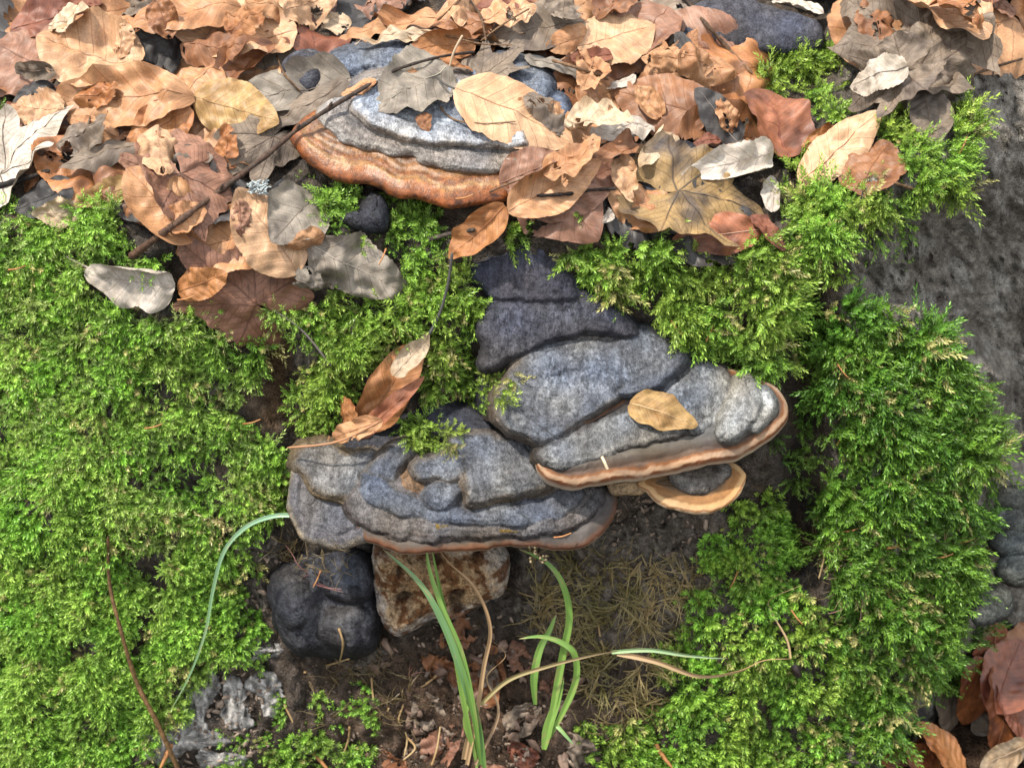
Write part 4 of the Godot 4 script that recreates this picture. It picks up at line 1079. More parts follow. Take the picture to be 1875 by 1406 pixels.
	shelf(s2, "cap", [[1235, 60], [1250, 10], [1330, -20], [1430, 5], [1500, 30], [1506, 68], [1420, 78], [1330, 70], [1270, 78]], [[1350, 35], [1280, 40], [1450, 45]], -9.0, 0.0, 0.75, {"zones": Z.slate, "dust": 0.4, "R": 1.0, "drop": 0.8})

func make_leaves() -> void:
	var T := "fallen leaves on the stump"
	# the sodden bottom layer first, then upwards
	rng.seed = 11
	var hue := ["brown", "tan", "drab", "dark", "pink", "brown", "orange", "red", "tan", "dark"]
	var spots := [[60, 30], [150, 20], [260, 30], [380, 20], [470, 60], [560, 30], [690, 20], [790, 60], [880, 60], [1000, 60], [1090, 60], [1180, 40], [1260, 90], [60, 130], [180, 150], [290, 120], [400, 180], [470, 200], [90, 220], [220, 230], [330, 260], [440, 280], [60, 300], [160, 320], [1080, 200], [1120, 300], [1060, 330], [1160, 160], [1010, 250], [1250, 200], [1310, 150], [1330, 260], [1600, 60], [1700, 90], [1780, 60], [1640, 140], [-80, 60], [-60, 180], [-90, 280], [1900, 40], [1960, 90], [300, -60], [600, -70], [900, -60], [1200, -70], [1500, -50], [1750, -60], [30, -60], [1020, 370], [1200, 400], [1300, 420], [280, 380], [250, 330], [420, 440], [400, 380], [340, 350], [-180, 100], [-200, 220], [-210, 330], [-160, -40], [120, -120], [420, -140], [760, -150], [1060, -160], [1350, -140], [1650, -150], [1950, -40], [2050, 60], [-280, 20], [-270, 160]]
	for q in spots:
		var a := rng.randf() * TAU
		var ln := rng.randf_range(85, 130)
		var d := Vector2(cos(a), sin(a) * 0.75) * ln
		var p: String = hue[rng.randi() % hue.size()]
		var word: String = {"brown": "dull brown", "drab": "drab grey-brown", "tan": "tan", "dark": "blackened", "pink": "pinkish brown", "red": "dark red", "orange": "orange-brown", "grey": "grey", "light": "pale tan"}[p]
		leaf("beech", q[0] - d.x, q[1] - d.y, q[0] + d.x, q[1] + d.y, rng.randf_range(0.55, 0.72), p, "HB " + word, {"fold": rng.randf_range(-0.1, 0.2), "curl": rng.randf_range(-0.4, 0.7), "wave": 0.05, "sink": 0.4, "group": "half buried leaves", "spots": 0.6, "torn": 0.2})
	# along the back of the litter, left to right
	leaf("beech", 20, 60, 190, 8, 0.5, "red", "dark red leaf at the top left corner of the litter", {"curl": 0.6})
	leaf("limp", 105, 20, 185, 6, 0.5, "red", "rolled purple-brown leaf beside the crinkled grey-tan one at the back", {"side": 1.2})
	leaf("limp", 214, 12, 316, 6, 0.6, "drab", "crinkled grey-tan leaf at the back edge, second from the upper left", {"wave": 0.09})
	leaf("limp", 270, 70, 130, 40, 0.35, "tan", "narrow tan leaf lying behind the fan-veined beech leaf", {})
	leaf("beech", 330, 110, 205, 95, 0.9, "dark", "wet black leaf between two tan ones on the left", {"wave": 0.05, "torn": 0.35, "tex": "limp"})
	leaf("beech", 350, 62, 232, 92, 0.6, "dark", "blackened leaf folded behind the wet black one", {"fold": 0.2, "tex": "limp"})
	leaf("beech", 545, 60, 330, 95, 0.62, "light", "large pale tan leaf with wavy edge left of the grey knob", {"wave": 0.06, "fold": 0.1, "spots": 0.1})
	leaf("beech", 440, 20, 235, 58, 0.5, "tan", "tan leaf with pleated ribs arched over the back left litter", {"fold": 0.35, "curl": -0.6, "bow": 0.1})
	leaf("limp", 555, 20, 445, 8, 0.5, "tan", "tan leaf at the very back above the grey knob", {})
	leaf("limp", 640, 50, 575, 30, 0.6, "cream", "cream leaf scrap behind the grey knob", {"torn": 0.3})
	leaf("limp", 800, 36, 618, 68, 0.30, "tan", "long tan leaf rolled into a strip behind the zoned fungus", {"side": 0.7, "wave": 0.06})
	leaf("limp", 796, 60, 650, 82, 0.24, "cream", "pale leaf strip right behind the fungus domes", {"wave": 0.08})
	leaf("beech", 900, 40, 805, 62, 0.7, "brown", "reddish brown leaf crossed by thin twigs at the back", {})
	leaf("beech", 985, 8, 868, 18, 0.5, "red", "mahogany leaf at the back centre edge", {"curl": 0.3})
	leaf("limp", 1020, 14, 985, 60, 0.5, "white", "whitish leaf sliver at the back centre", {})
	leaf("beech", 1000, 80, 1085, -10, 0.75, "tan", "tan beech leaf with a pale hole at the back centre", {"spots": 0.1})
	leaf("beech", 1070, 40, 890, 75, 0.55, "drab", "grey-brown half transparent leaf under thin twigs", {"mix": 0.1, "wave": 0.04, "tex": "limp"})
	leaf("limp", 1085, 62, 1000, 88, 0.5, "tan", "small tan leaf poking out below the transparent grey one", {"torn": 0.2})
	leaf("beech", 1225, 15, 1150, 108, 0.8, "pink", "pinkish beech leaf behind the large pale one", {})
	leaf("beech", 1056, 88, 1200, 46, 0.78, "light", "large pale tan beech leaf lying flat at the upper centre", {"spots": 0.15, "wave": 0.03, "stalk": Vector2(-50, 30)})
	leaf("maple", 1225, 148, 1275, 60, 1.1, "tan", "orange-tan lobed leaf standing behind the large copper leaf", {"spots": 0.3, "tip_lift": 1.0})
	leaf("limp", 1262, 105, 1240, 60, 0.5, "dark", "small slate leaf scrap folded over the orange-tan lobed leaf", {})
	leaf("limp", 1120, 100, 1035, 112, 0.35, "red", "dark red leaf sliver below the large pale leaf", {})
	leaf("limp", 960, 104, 1090, 150, 0.42, "grey", "grey ribbed leaf with curled rim right of the zoned fungus", {"side": 0.8})
	leaf("maple", 880, 140, 960, 88, 1.0, "drab", "mottled grey-brown leaf stuck on the fungus domes", {"mix": 0.1, "bow": 0.02})
	leaf("beech", 1060, 190, 1136, 160, 0.8, "tan", "small tan leaf with wine stain right of the fungus", {"spots": 0.5})
	leaf("limp", 1076, 260, 1130, 190, 0.55, "tan", "upright tan leaf bent beside the whitish curled leaf", {"curl": 0.7})
	# left side
	leaf("beech", 104, 145, -15, 80, 0.85, "pink", "rounded pinkish tan leaf at the far left edge", {"wave": 0.05, "mix": 0.1})
	leaf("beech", 262, 132, 72, 84, 0.78, "light", "fan-veined pale tan beech leaf with scalloped rim at upper left", {"wave": 0.06, "tip_lift": 0.6, "spots": 0.15})
	leaf("limp", 100, 128, 28, 122, 0.4, "drab", "small olive-grey leaf lying on the pinkish one", {"lift": 0.1})
	leaf("limp", 100, 160, 24, 190, 0.6, "dark", "charcoal curled leaf left of the long wavy tan leaf", {"curl": 0.7})
	leaf("limp", 60, 220, 20, 190, 0.6, "brown", "brown leaf scrap at the left margin", {})
	leaf("beech", 500, 80, 385, 185, 0.42, "brown", "brown folded leaf with dark flecks below the pale wavy leaf", {"fold": 0.5, "spots": 0.6})
	leaf("beech", 400, 120, 322, 190, 0.85, "tan", "rust-tan leaf with cracked tip left of the flat grey leaf", {})
	leaf("limp", 640, 140, 405, 205, 0.42, "grey", "flat felted grey leaf beside the long twig", {"mix": 0.05, "bow": 0.02, "torn": 0.15})
	leaf("limp", 640, 150, 470, 245, 0.3, "drab", "grey-brown leaf half under the long twig", {"bow": 0.02})
	leaf("beech", 355, 180, 222, 232, 0.55, "brown", "brown leaf beneath the long wavy tan leaf", {"curl": 0.3})
	leaf("beech", 350, 200, 230, 272, 0.6, "orange", "rust brown leaf with dark hem in the left litter", {"curl": 0.3})
	leaf("beech", 356, 178, 98, 192, 0.42, "tan", "long wavy tan leaf with two black holes on the left", {"wave": 0.06, "curl": 0.45, "roll": -0.25, "spots": 0.15})
	leaf("beech", 356, 180, 514, 226, 0.58, "ochre", "ochre tan leaf pointing at the zoned fungus", {"curl": -0.3, "spots": 0.3, "mix": 0.4})
	leaf("maple", 0, 320, 120, 200, 0.95, "white", "large whitish maple leaf with dark veins at the left edge", {"vein": L(0.10, 0.085, 0.07), "wave": 0.05, "lift": 0.2})
	leaf("limp", 250, 268, 110, 318, 0.42, "drab", "grey-brown folded leaf flap in front of the whitish maple leaf", {"side": 0.8, "mix": 0.2})
	leaf("limp", 215, 250, 120, 215, 0.35, "tan", "tan strip of leaf beneath the grey-brown flap", {"wave": 0.06})
	leaf("limp", 262, 305, 210, 285, 0.6, "pink", "small pink-tan leaf tip beside the rolled grey leaf", {})
	leaf("limp", 320, 300, 390, 290, 0.75, "grey", "rolled-up small grey leaf with upright stalk", {"side": 1.5, "curl": 1.0, "stalk": Vector2(-6, -50), "stalk_lift": 1.5})
	leaf("maple", 500, 250, 385, 322, 0.8, "drab", "brown-grey leaf with pale veins under the long twig", {"mix": 0.2})
	leaf("limp", 135, 345, 30, 385, 0.62, "dark", "dark grey leaf hanging over the left moss edge", {"wave": 0.05})
	leaf("limp", 150, 385, 56, 392, 0.55, "cream", "cream scalloped leaf scrap on the left moss", {"wave": 0.08, "serrate": 0.16})
	leaf("limp", 250, 340, 130, 375, 0.4, "ochre", "straw coloured leaf bit behind the cream scrap", {"torn": 0.3})
	leaf("beech", 352, 448, 232, 312, 0.62, "tan", "large tan leaf curling up around the speckled maple leaf", {"curl": 0.9, "roll": 0.35, "spots": 0.15, "lift": 0.2})
	leaf("maple", 330, 320, 372, 432, 1.15, "pink", "speckled purple-brown maple leaf with rolled edge under the twig", {"full": 0.82, "side": 0.5, "wave": 0.05, "mix": 0.5, "vein": L(0.10, 0.045, 0.03), "lift": 0.1, "spots": 0.5})
	leaf("maple", 470, 552, 330, 440, 1.1, "pink", "big brown maple leaf lying on moss with long grey stalk", {"wave": 0.04, "mix": 0.4, "stalk": Vector2(136, 118), "stalk_col": L(0.16, 0.14, 0.13), "vein": L(0.18, 0.09, 0.06), "spots": 0.5})
	leaf("beech", 545, 500, 430, 350, 0.62, "light", "ribbed pale tan leaf draped towards the moss, right of the speckled maple leaf", {"curl": -0.5, "wave": 0.04, "spots": 0.1})
	leaf("limp", 575, 360, 495, 445, 0.8, "grey", "ash grey leaf with upturned corner above the moss", {"curl": 0.5, "tip_lift": 0.3})
	leaf("limp", 594, 430, 524, 450, 0.6, "tan", "small tan leaf beside the ash grey one on moss", {"curl": -0.5})
	leaf("beech", 324, 534, 418, 500, 0.5, "orange", "small bright orange leaf resting on the brown maple leaf", {"spots": 0.05, "serrate": 0.06, "mix": 0.1})
	leaf("limp", 320, 525, 155, 500, 0.62, "white", "curled cream-white leaf on the left moss", {"side": 1.2, "wave": 0.05, "spots": 0.05, "lift": 0.3, "stalk": Vector2(-200, -55)})
	leaf("limp", 565, 445, 745, 530, 0.5, "grey", "crumpled dry grey leaf on moss with serrated edge", {"wave": 0.08, "mix": 0.05, "serrate": 0.1, "vein": L(0.36, 0.32, 0.27)})
	leaf("limp", 535, 505, 610, 520, 0.6, "grey", "small withered grey leaf left of the crumpled dry one", {"wave": 0.09, "torn": 0.3})
	# on and around the zoned bracket
	leaf("limp", 690, 150, 625, 175, 0.55, "tan", "tan leaf under the twig where it meets the zoned fungus", {})
	leaf("limp", 800, 130, 735, 136, 0.25, "tan", "thin tan leaf edge behind the grey triangular leaf", {})
	leaf("limp", 868, 80, 745, 92, 0.5, "orange", "dark orange rolled leaf behind the fungus domes", {"side": 1.0, "curl": 0.8})
	leaf("limp", 773, 118, 868, 126, 0.36, "orange", "little orange leaf lying on the grey domes", {"curl": 0.6})
	leaf("limp", 825, 130, 690, 200, 0.85, "grey", "grey triangular leaf with crumpled veins on the zoned fungus", {"wave": 0.07, "mix": 0.05, "serrate": 0.09, "vein": L(0.34, 0.31, 0.25), "stalk": Vector2(22, -66), "stalk_lift": 2.0, "stalk_col": L(0.4, 0.3, 0.2)})
	leaf("limp", 770, 208, 785, 240, 0.8, "brown", "tiny brown leaf tip sticking out under the grey triangular leaf", {})
	leaf("limp", 850, 195, 900, 215, 0.6, "ochre", "pale olive leaf scrap half under the large tan beech leaf", {"mix": 0.0})
	leaf("beech", 833, 162, 1050, 262, 0.62, "light", "large tan beech leaf with straight ribs lying across the zoned fungus", {"wave": 0.02, "spots": 0.12, "lift": 0.15, "curl": -0.25, "stalk": Vector2(-34, -22), "stalk_col": L(0.05, 0.045, 0.04)})
	leaf("beech", 915, 335, 1040, 290, 0.6, "pink", "reddish leaf tucked at the right end of the rust rim", {"mix": 0.3})
	leaf("beech", 1140, 300, 1040, 350, 0.55, "pink", "flat rosy brown leaf behind the rolled tan leaf", {})
	leaf("beech", 965, 385, 1118, 352, 0.42, "pink", "flat rosy brown leaf on top of the centre moss", {"bow": 0.02, "mix": 0.2})
	leaf("beech", 930, 388, 1098, 300, 0.45, "tan", "rolled golden tan leaf right of the rust rim", {"side": -0.9, "spots": 0.1, "curl": 0.3, "lift": 0.3})
	leaf("limp", 925, 375, 830, 475, 0.5, "orange", "curled orange leaf hanging down at the moss gap", {"curl": 0.9, "twist": 0.7, "lift": 0.3})
	leaf("beech", 1245, 405, 1112, 352, 0.62, "tan", "wavy golden leaf between moss and the patchy maple leaf", {"curl": -0.6, "wave": 0.06, "spots": 0.25})
	leaf("limp", 1120, 385, 1102, 408, 0.6, "white", "tiny pale leaf curl beside the wavy golden leaf", {"curl": 0.8})
	leaf("limp", 1180, 272, 1080, 300, 0.4, "brown", "brown twisted leaf under the whitish curled one", {"curl": 0.6, "wave": 0.07})
	leaf("beech", 1305, 215, 1130, 175, 0.62, "brown", "large copper beech leaf right of the litter's centre", {"wave": 0.03, "mix": 0.1, "spots": 0.1, "curl": -0.3})
	leaf("limp", 1165, 140, 1112, 165, 0.6, "white", "pale pink leaf scrap beside the copper leaf", {})
	leaf("limp", 1195, 225, 1080, 262, 0.45, "white", "whitish curled leaf in front of the copper leaf", {"side": 1.0, "wave": 0.06, "spots": 0.05, "lift": 0.25})
	leaf("limp", 1232, 245, 1170, 312, 0.45, "cream", "pale rolled leaf pointing down beside the slate fungus", {"side": 1.2, "lift": 0.2})
	leaf("limp", 1350, 262, 1272, 165, 0.55, "dark", "dark veined leaf overlapping the copper leaf", {"vein": L(0.2, 0.17, 0.15), "mix": 0.6})
	leaf("limp", 1320, 255, 1270, 262, 0.5, "red", "small wine red leaf below the dark veined one", {})
	leaf("beech", 1443, 292, 1385, 155, 0.74, "copper", "cupped purple and orange leaf on moss right of the litter", {"curl": 0.7, "mix": 0.35, "tip_lift": 0.6, "lift": 0.4, "stalk": Vector2(2, 18), "vein": L(0.2, 0.06, 0.04)})
	leaf("limp", 1535, 242, 1468, 268, 0.5, "orange", "small glossy orange leaf behind the golden folded leaf", {"curl": 0.8, "tex": "wet"})
	leaf("beech", 1566, 356, 1632, 262, 0.85, "brown", "rounded tan leaf underneath the golden folded leaf", {"mix": 0.4, "spots": 0.1, "bow": 0.02})
	leaf("beech", 1466, 334, 1612, 212, 0.44, "light", "golden folded leaf with straight midrib on the right moss", {"roll": 0.3, "spots": 0.08, "mix": 0.2, "lift": 0.5, "stalk": Vector2(-8, 22), "vein": L(0.25, 0.1, 0.07)})
	leaf("maple", 1240, 352, 1400, 395, 1.25, "patchy", "patchy brown and black maple leaf on the moss brow", {"wave": 0.05, "mix": 0.3, "spots": 0.5, "vein": L(0.07, 0.055, 0.05)})
	leaf("limp", 1420, 275, 1262, 318, 0.36, "white", "white rolled leaf margin over the patchy maple leaf", {"side": -0.9, "spots": 0.02, "lift": 0.3, "serrate": 0.12})
	leaf("limp", 1415, 388, 1412, 322, 0.5, "white", "small white curl at the patchy leaf's right end", {"side": 1.2, "lift": 0.2})
	leaf("beech", 1395, 420, 1235, 440, 0.42, "copper", "red-brown leaf with pale ribs in front of the patchy maple leaf", {"mix": 0.1, "curl": -0.4, "lift": 0.2, "vein": L(0.42, 0.25, 0.18)})
	leaf("limp", 1375, 395, 1435, 462, 0.5, "red", "dark purple leaf tip hanging over the moss brow", {"curl": 0.5, "mix": 0.5})
	# upper right
	leaf("limp", 1508, 28, 1414, 4, 0.5, "white", "white leaf scrap at the back above the right moss", {"curl": 0.6})
	leaf("limp", 1860, 25, 1812, 0, 0.8, "pink", "reddish leaf end at the upper right corner", {})
	leaf("maple", 1690, 80, 1545, 20, 1.2, "drab", "spiky grey-brown maple leaf at the upper right", {"full": 0.7, "curl": 0.6, "wave": 0.08, "mix": 0.1, "vein": L(0.3, 0.24, 0.18)})
	leaf("maple", 1690, 130, 1800, 60, 1.1, "drab", "toothed grey leaf with pointed tips under the tan beech leaf", {"full": 0.68, "curl": -0.6, "wave": 0.08, "mix": 0.3, "lift": 0.2})
	leaf("beech", 1812, 70, 1622, -30, 0.56, "light", "clean tan beech leaf with pale midrib at the top right", {"bow": 0.04, "spots": 0.1, "mix": 0.5, "vein": L(0.66, 0.45, 0.3), "lift": 0.4})
	leaf("maple", 1655, 130, 1560, 195, 1.3, "drab", "drooping spiky grey maple leaf hanging over moss", {"wave": 0.06, "mix": 0.5, "lift": 0.2})
	leaf("limp", 1662, 120, 1558, 160, 0.55, "white", "silvery leaf sheet lying on the drooping spiky leaf", {"mix": 0.8, "serrate": 0.12, "spots": 0.1, "lift": 0.15, "vein": L(0.12, 0.1, 0.09)})
	leaf("beech", 1690, 170, 1712, 270, 0.66, "drab", "dark speckled leaf hanging beside the bare trunk", {"mix": 0.7, "spots": 0.6, "tex": "limp"})
	rng.seed = 404
	for q in [[130, 40], [225, 75], [300, 35], [400, 95], [450, 40], [560, 12], [700, 15], [840, 20], [930, 30], [1030, 25], [1130, 10], [1230, 110], [1290, 120], [70, 200], [160, 250], [290, 285], [420, 270], [180, 175], [1100, 235], [1050, 300], [1190, 190], [1150, 330], [1075, 140], [1000, 210], [1330, 210], [340, 395], [440, 400], [1760, 20], [1600, 40]]:
		var a := rng.randf() * TAU
		var ln := rng.randf_range(42, 66)
		var d := Vector2(cos(a), sin(a) * 0.75) * ln
		var p: String = ["light", "tan", "pink", "tan", "brown", "light", "drab", "orange", "cream"][rng.randi() % 9]
		leaf("beech" if rng.randf() < 0.6 else "limp", q[0] - d.x, q[1] - d.y, q[0] + d.x, q[1] + d.y, rng.randf_range(0.5, 0.7), p, "HS " + {"light": "pale tan", "tan": "tan", "pink": "pinkish brown", "brown": "brown", "drab": "grey-brown", "orange": "orange-brown", "cream": "cream"}[p], {"curl": rng.randf_range(-1.0, 1.2), "wave": 0.07, "tipcurl": rng.randf_range(-0.1, 0.3), "twist": rng.randf_range(-0.5, 0.5), "torn": 0.2, "spots": 0.4, "group": "small curled leaves", "mix": rng.randf() * 0.5})
	# on the front
	leaf("beech", 655, 790, 770, 625, 0.42, "orange", "curled orange leaf stuck in moss above the lower fungus", {"curl": 0.9, "lift": 0.9, "twist": -0.6, "group": "leaves on the front", "spots": 0.2})
	leaf("limp", 660, 800, 775, 690, 0.22, "copper", "narrow red-brown rolled leaf strip below the curled orange one", {"side": 0.8, "lift": 0.9, "group": "leaves on the front"})
	leaf("limp", 722, 690, 788, 608, 0.42, "cream", "cream twisted leaf tip ending in a black stalk", {"curl": 0.9, "twist": 1.0, "lift": 1.3, "spots": 0.05, "group": "leaves on the front"})
	leaf("limp", 650, 775, 622, 728, 0.75, "orange", "small orange leaf flap left of the curled orange leaf", {"lift": 0.4, "group": "leaves on the front"})
	leaf("limp", 700, 770, 600, 805, 0.28, "tan", "jagged tan leaf hem on the lower fungus's left shoulder", {"torn": 0.3, "lift": 0.3, "group": "leaves on the front", "stalk": Vector2(-175, 50)})
	leaf("limp", 1153, 738, 1278, 780, 0.5, "ochre", "dry ochre leaf lying on the upper fungus", {"curl": 0.4, "mix": 0.1, "spots": 0.1, "group": "leaves on the front", "lift": 0.1, "serrate": 0.01, "vein": L(0.5, 0.36, 0.2)})
	# wet litter at the foot
	for q in [[870, 1290, 905, 1180, 0.7, "brown", "brown upright leaf behind the grass blades at the foot"], [820, 1180, 850, 1130, 0.8, "brown", "small brown leaf just below the pore-side fungus"], [960, 1230, 940, 1170, 0.7, "pink", "pinkish brown leaf scrap between the two grass tufts"], [930, 1340, 990, 1290, 0.8, "drab", "torn purple-grey leaf with pointed corner right of the grass tuft"], [800, 1330, 760, 1260, 0.8, "drab", "curled brown leaf fragment left of the grass tuft"], [840, 1240, 770, 1200, 0.6, "brown", "dark brown leaf piece under the left grass blades"], [780, 1400, 850, 1330, 0.7, "pink", "dull mauve leaf flat at the picture's bottom centre"], [1000, 1280, 1010, 1230, 0.8, "pink", "greyish pink leaf behind the right grass tuft"], [980, 1400, 930, 1360, 0.7, "red", "sodden dark leaf right of the grass base"], [1080, 1400, 1040, 1340, 0.7, "drab", "decayed grey-brown leaf by the lower moss edge"], [905, 1260, 890, 1200, 0.6, "drab", "grey-brown shred leaning on the straw stem"], [740, 1420, 700, 1370, 0.7, "brown", "rotten brown leaf at the left of the bottom litter"], [850, 1440, 930, 1410, 0.7, "pink", "muddy pink leaf under the grass base"]]:
		leaf("limp", q[0], q[1], q[2], q[3], q[4], q[5], q[6], {"wave": 0.11, "torn": 0.35, "spots": 0.6, "group": "decaying leaves at the stump's foot", "curl": 0.5, "mix": 0.45})
	var G := "wet leaves on the ground at the right"
	for q in [[1845, 1160, 1775, 1190, 0.6, "red", "dark red wet leaf at the back of the ground litter", {}], [1880, 1150, 1900, 1240, 0.6, "wet", "dark wet leaf at the right frame edge", {}], [1745, 1335, 1725, 1250, 0.6, "drab", "dull brown leaf against the moss at right ground", {}], [1790, 1200, 1770, 1330, 0.6, "wet", "reddish brown leaf left of the large glossy one", {"curl": 0.5}], [1780, 1340, 1830, 1310, 0.6, "drab", "grey-brown leaf in the shade under the large glossy leaf", {}], [1680, 1300, 1690, 1350, 0.6, "dark", "blackish leaf scrap at the moss foot", {}], [1690, 1356, 1612, 1395, 0.5, "wet", "small glossy red leaf at the lower right moss foot", {"curl": 0.7}], [1720, 1420, 1660, 1370, 0.6, "wet", "brown wet leaf beneath the ribbed tan one", {}], [1770, 1430, 1676, 1326, 0.5, "orange", "ribbed orange-tan leaf in the lower right corner", {"curl": 0.5, "lift": 0.3}], [1830, 1212, 1830, 1390, 0.62, "wet", "large glossy brown leaf pointing down in the lower right", {"curl": 0.35, "lift": 0.5, "spots": 0.3, "stalk": Vector2(-5, -60)}], [1880, 1362, 1790, 1400, 0.6, "cream", "pale dry leaf in the lower right corner", {"curl": 0.4}], [1620, 1410, 1680, 1440, 0.6, "orange", "orange leaf cut by the bottom edge at right", {}]]:
		var o: Dictionary = q[7]
		o.merge({"group": G, "tex": "wet", "mix": 0.35, "wave": 0.02, "sink": 0.9})
		leaf("beech", q[0], q[1], q[2], q[3], q[4], q[5], q[6], o)
	rng.seed = 91
	for k in 16:
		var x := rng.randf_range(1720, 2150)
		var y := rng.randf_range(1180, 1560)
		var a := rng.randf() * TAU
		var lp: String = ["wet", "brown", "red", "drab"][k % 4]
		leaf("beech", x, y, x + cos(a) * 170, y + sin(a) * 130, 0.62, lp, "HB %s" % {"wet": "wet reddish", "brown": "brown", "red": "dark red", "drab": "drab grey-brown"}[lp], {"group": "ground litter beside the stump", "tex": "wet", "sink": 0.3, "curl": 0.3, "wave": 0.02})

func short(t: String) -> String:
	var w := t.split(" ")
	var out: Array = []
	for k in w.size():
		if k > 1 and w[k] in ["on", "in", "with", "at", "behind", "beside", "under", "lying", "left", "right", "between", "folded", "hanging", "standing", "below", "over", "from", "to", "arched", "curling", "poking", "stuck", "draped", "resting", "tucked", "pointing", "around", "beneath", "cut", "against", "leaning", "above", "overlapping", "cupped", "crossed", "rolled", "ending", "sticking", "half", "right", "bent"]: break
		if out.size() < 8: out.append(w[k])
	return " ".join(out)

func name_buried() -> void:   # tell each half buried leaf by the named leaf nearest to it
	var named: Array = []
	var buried: Array = []
	for c in get_children():
		if c.get_meta("category", "") != "leaf": continue
		if str(c.get_meta("label")).substr(0, 2) in ["HB", "HS"]: buried.append(c)
		else: named.append(c)
	var seen := {}
	for c in buried:
		named.sort_custom(func(a, b): return a.position.distance_squared_to(c.position) < b.position.distance_squared_to(c.position))
		var kind := str(c.get_meta("label")).substr(3)
		for k in 9:
			var lab := ("%s leaf half buried beside the %s" if str(c.get_meta("label"))[1] == "B" else "small curled %s leaf lying by the %s") % [kind, short(named[k].get_meta("label"))]
			if not seen.has(lab):
				seen[lab] = true
				c.set_meta("label", lab)
				break

func make_moss() -> void:
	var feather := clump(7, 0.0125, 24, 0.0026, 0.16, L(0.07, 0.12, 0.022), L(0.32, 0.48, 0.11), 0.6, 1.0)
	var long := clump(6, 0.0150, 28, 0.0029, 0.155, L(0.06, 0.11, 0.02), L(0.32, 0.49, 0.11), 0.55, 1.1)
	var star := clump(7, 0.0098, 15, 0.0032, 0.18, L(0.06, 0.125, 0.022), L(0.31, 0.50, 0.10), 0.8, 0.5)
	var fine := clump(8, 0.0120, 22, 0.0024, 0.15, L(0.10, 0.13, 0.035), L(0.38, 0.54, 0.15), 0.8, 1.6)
	var strand := threads(5, 0.022, 0.00042, L(0.15, 0.105, 0.06), L(0.27, 0.21, 0.11))
	var ly := Color(1.05, 1.0, 0.9)
	var lg := Color(0.75, 0.95, 0.6)
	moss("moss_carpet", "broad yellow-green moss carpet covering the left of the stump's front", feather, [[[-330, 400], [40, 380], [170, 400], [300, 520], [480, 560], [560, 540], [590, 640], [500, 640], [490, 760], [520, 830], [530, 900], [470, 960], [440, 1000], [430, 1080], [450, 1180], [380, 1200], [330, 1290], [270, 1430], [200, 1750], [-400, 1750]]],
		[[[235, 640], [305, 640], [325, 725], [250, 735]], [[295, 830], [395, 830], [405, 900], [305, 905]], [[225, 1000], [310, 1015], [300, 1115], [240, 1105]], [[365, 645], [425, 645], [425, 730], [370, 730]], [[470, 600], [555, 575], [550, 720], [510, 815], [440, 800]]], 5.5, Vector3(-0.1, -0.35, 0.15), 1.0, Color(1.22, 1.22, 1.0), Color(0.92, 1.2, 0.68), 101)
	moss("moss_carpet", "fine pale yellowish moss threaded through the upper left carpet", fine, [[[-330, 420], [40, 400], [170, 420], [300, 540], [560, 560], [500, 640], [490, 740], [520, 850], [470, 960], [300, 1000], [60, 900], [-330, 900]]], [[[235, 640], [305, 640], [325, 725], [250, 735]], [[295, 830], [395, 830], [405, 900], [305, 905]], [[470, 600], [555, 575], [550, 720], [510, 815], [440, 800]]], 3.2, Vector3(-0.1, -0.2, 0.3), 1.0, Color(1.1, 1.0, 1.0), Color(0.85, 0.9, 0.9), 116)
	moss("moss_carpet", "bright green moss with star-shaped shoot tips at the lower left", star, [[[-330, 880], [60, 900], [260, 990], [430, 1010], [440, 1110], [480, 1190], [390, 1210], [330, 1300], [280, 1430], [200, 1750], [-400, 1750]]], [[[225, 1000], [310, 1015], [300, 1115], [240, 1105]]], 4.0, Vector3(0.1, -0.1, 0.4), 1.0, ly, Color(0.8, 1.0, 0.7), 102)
	moss("moss_cushion", "moss cushion between the tan leaves and the lower fungus, left of the grey slab", feather, [[[560, 520], [640, 540], [740, 560], [760, 470], [850, 480], [880, 520], [905, 545], [880, 610], [890, 660], [900, 700], [890, 745], [830, 735], [770, 735], [700, 700], [660, 660], [640, 720], [640, 790], [580, 805], [540, 790], [560, 700], [590, 640]]], [[[740, 590], [800, 590], [790, 690], [690, 790], [650, 740]]], 6.5, Vector3(0.1, -0.3, 0.2), 1.0, Color(1.1, 1.0, 0.8), Color(0.85, 1.0, 0.6), 103)
	moss("moss_cushion", "thick bright moss cushion over the brow right of the grey slab", long, [[[880, 450], [930, 400], [990, 385], [1100, 400], [1250, 430], [1420, 450], [1500, 400], [1590, 360], [1520, 440], [1470, 500], [1445, 560], [1435, 640], [1440, 690], [1420, 690], [1380, 670], [1300, 650], [1265, 620], [1215, 580], [1165, 550], [1100, 515], [1066, 485], [1045, 428], [1003, 398], [935, 418], [880, 450]], [[1380, 410], [1500, 370], [1620, 340], [1640, 400], [1570, 470], [1510, 520], [1440, 570], [1400, 500]]], [], 6.5, Vector3(0.1, -0.35, 0.3), 1.0, Color(1.15, 1.0, 0.8), Color(0.8, 0.95, 0.6), 104)
	moss("moss_mound", "deep green moss mound swelling over the right-hand root", long, [[[1500, 600], [1560, 560], [1620, 570], [1700, 590], [1760, 620], [1800, 700], [1815, 850], [1800, 1000], [1770, 1150], [1690, 1290], [1640, 1400], [1560, 1480], [1540, 1300], [1545, 1150], [1530, 1050], [1520, 950], [1530, 880], [1535, 740]]], [[[1440, 900], [1500, 920], [1510, 1030], [1450, 1040]]], 5.5, Vector3(0.3, -0.55, 0.3), 1.2, Color(0.60, 0.72, 0.42), Color(0.34, 0.52, 0.30), 105, {"dense": 0.12, "dead": 0.08})
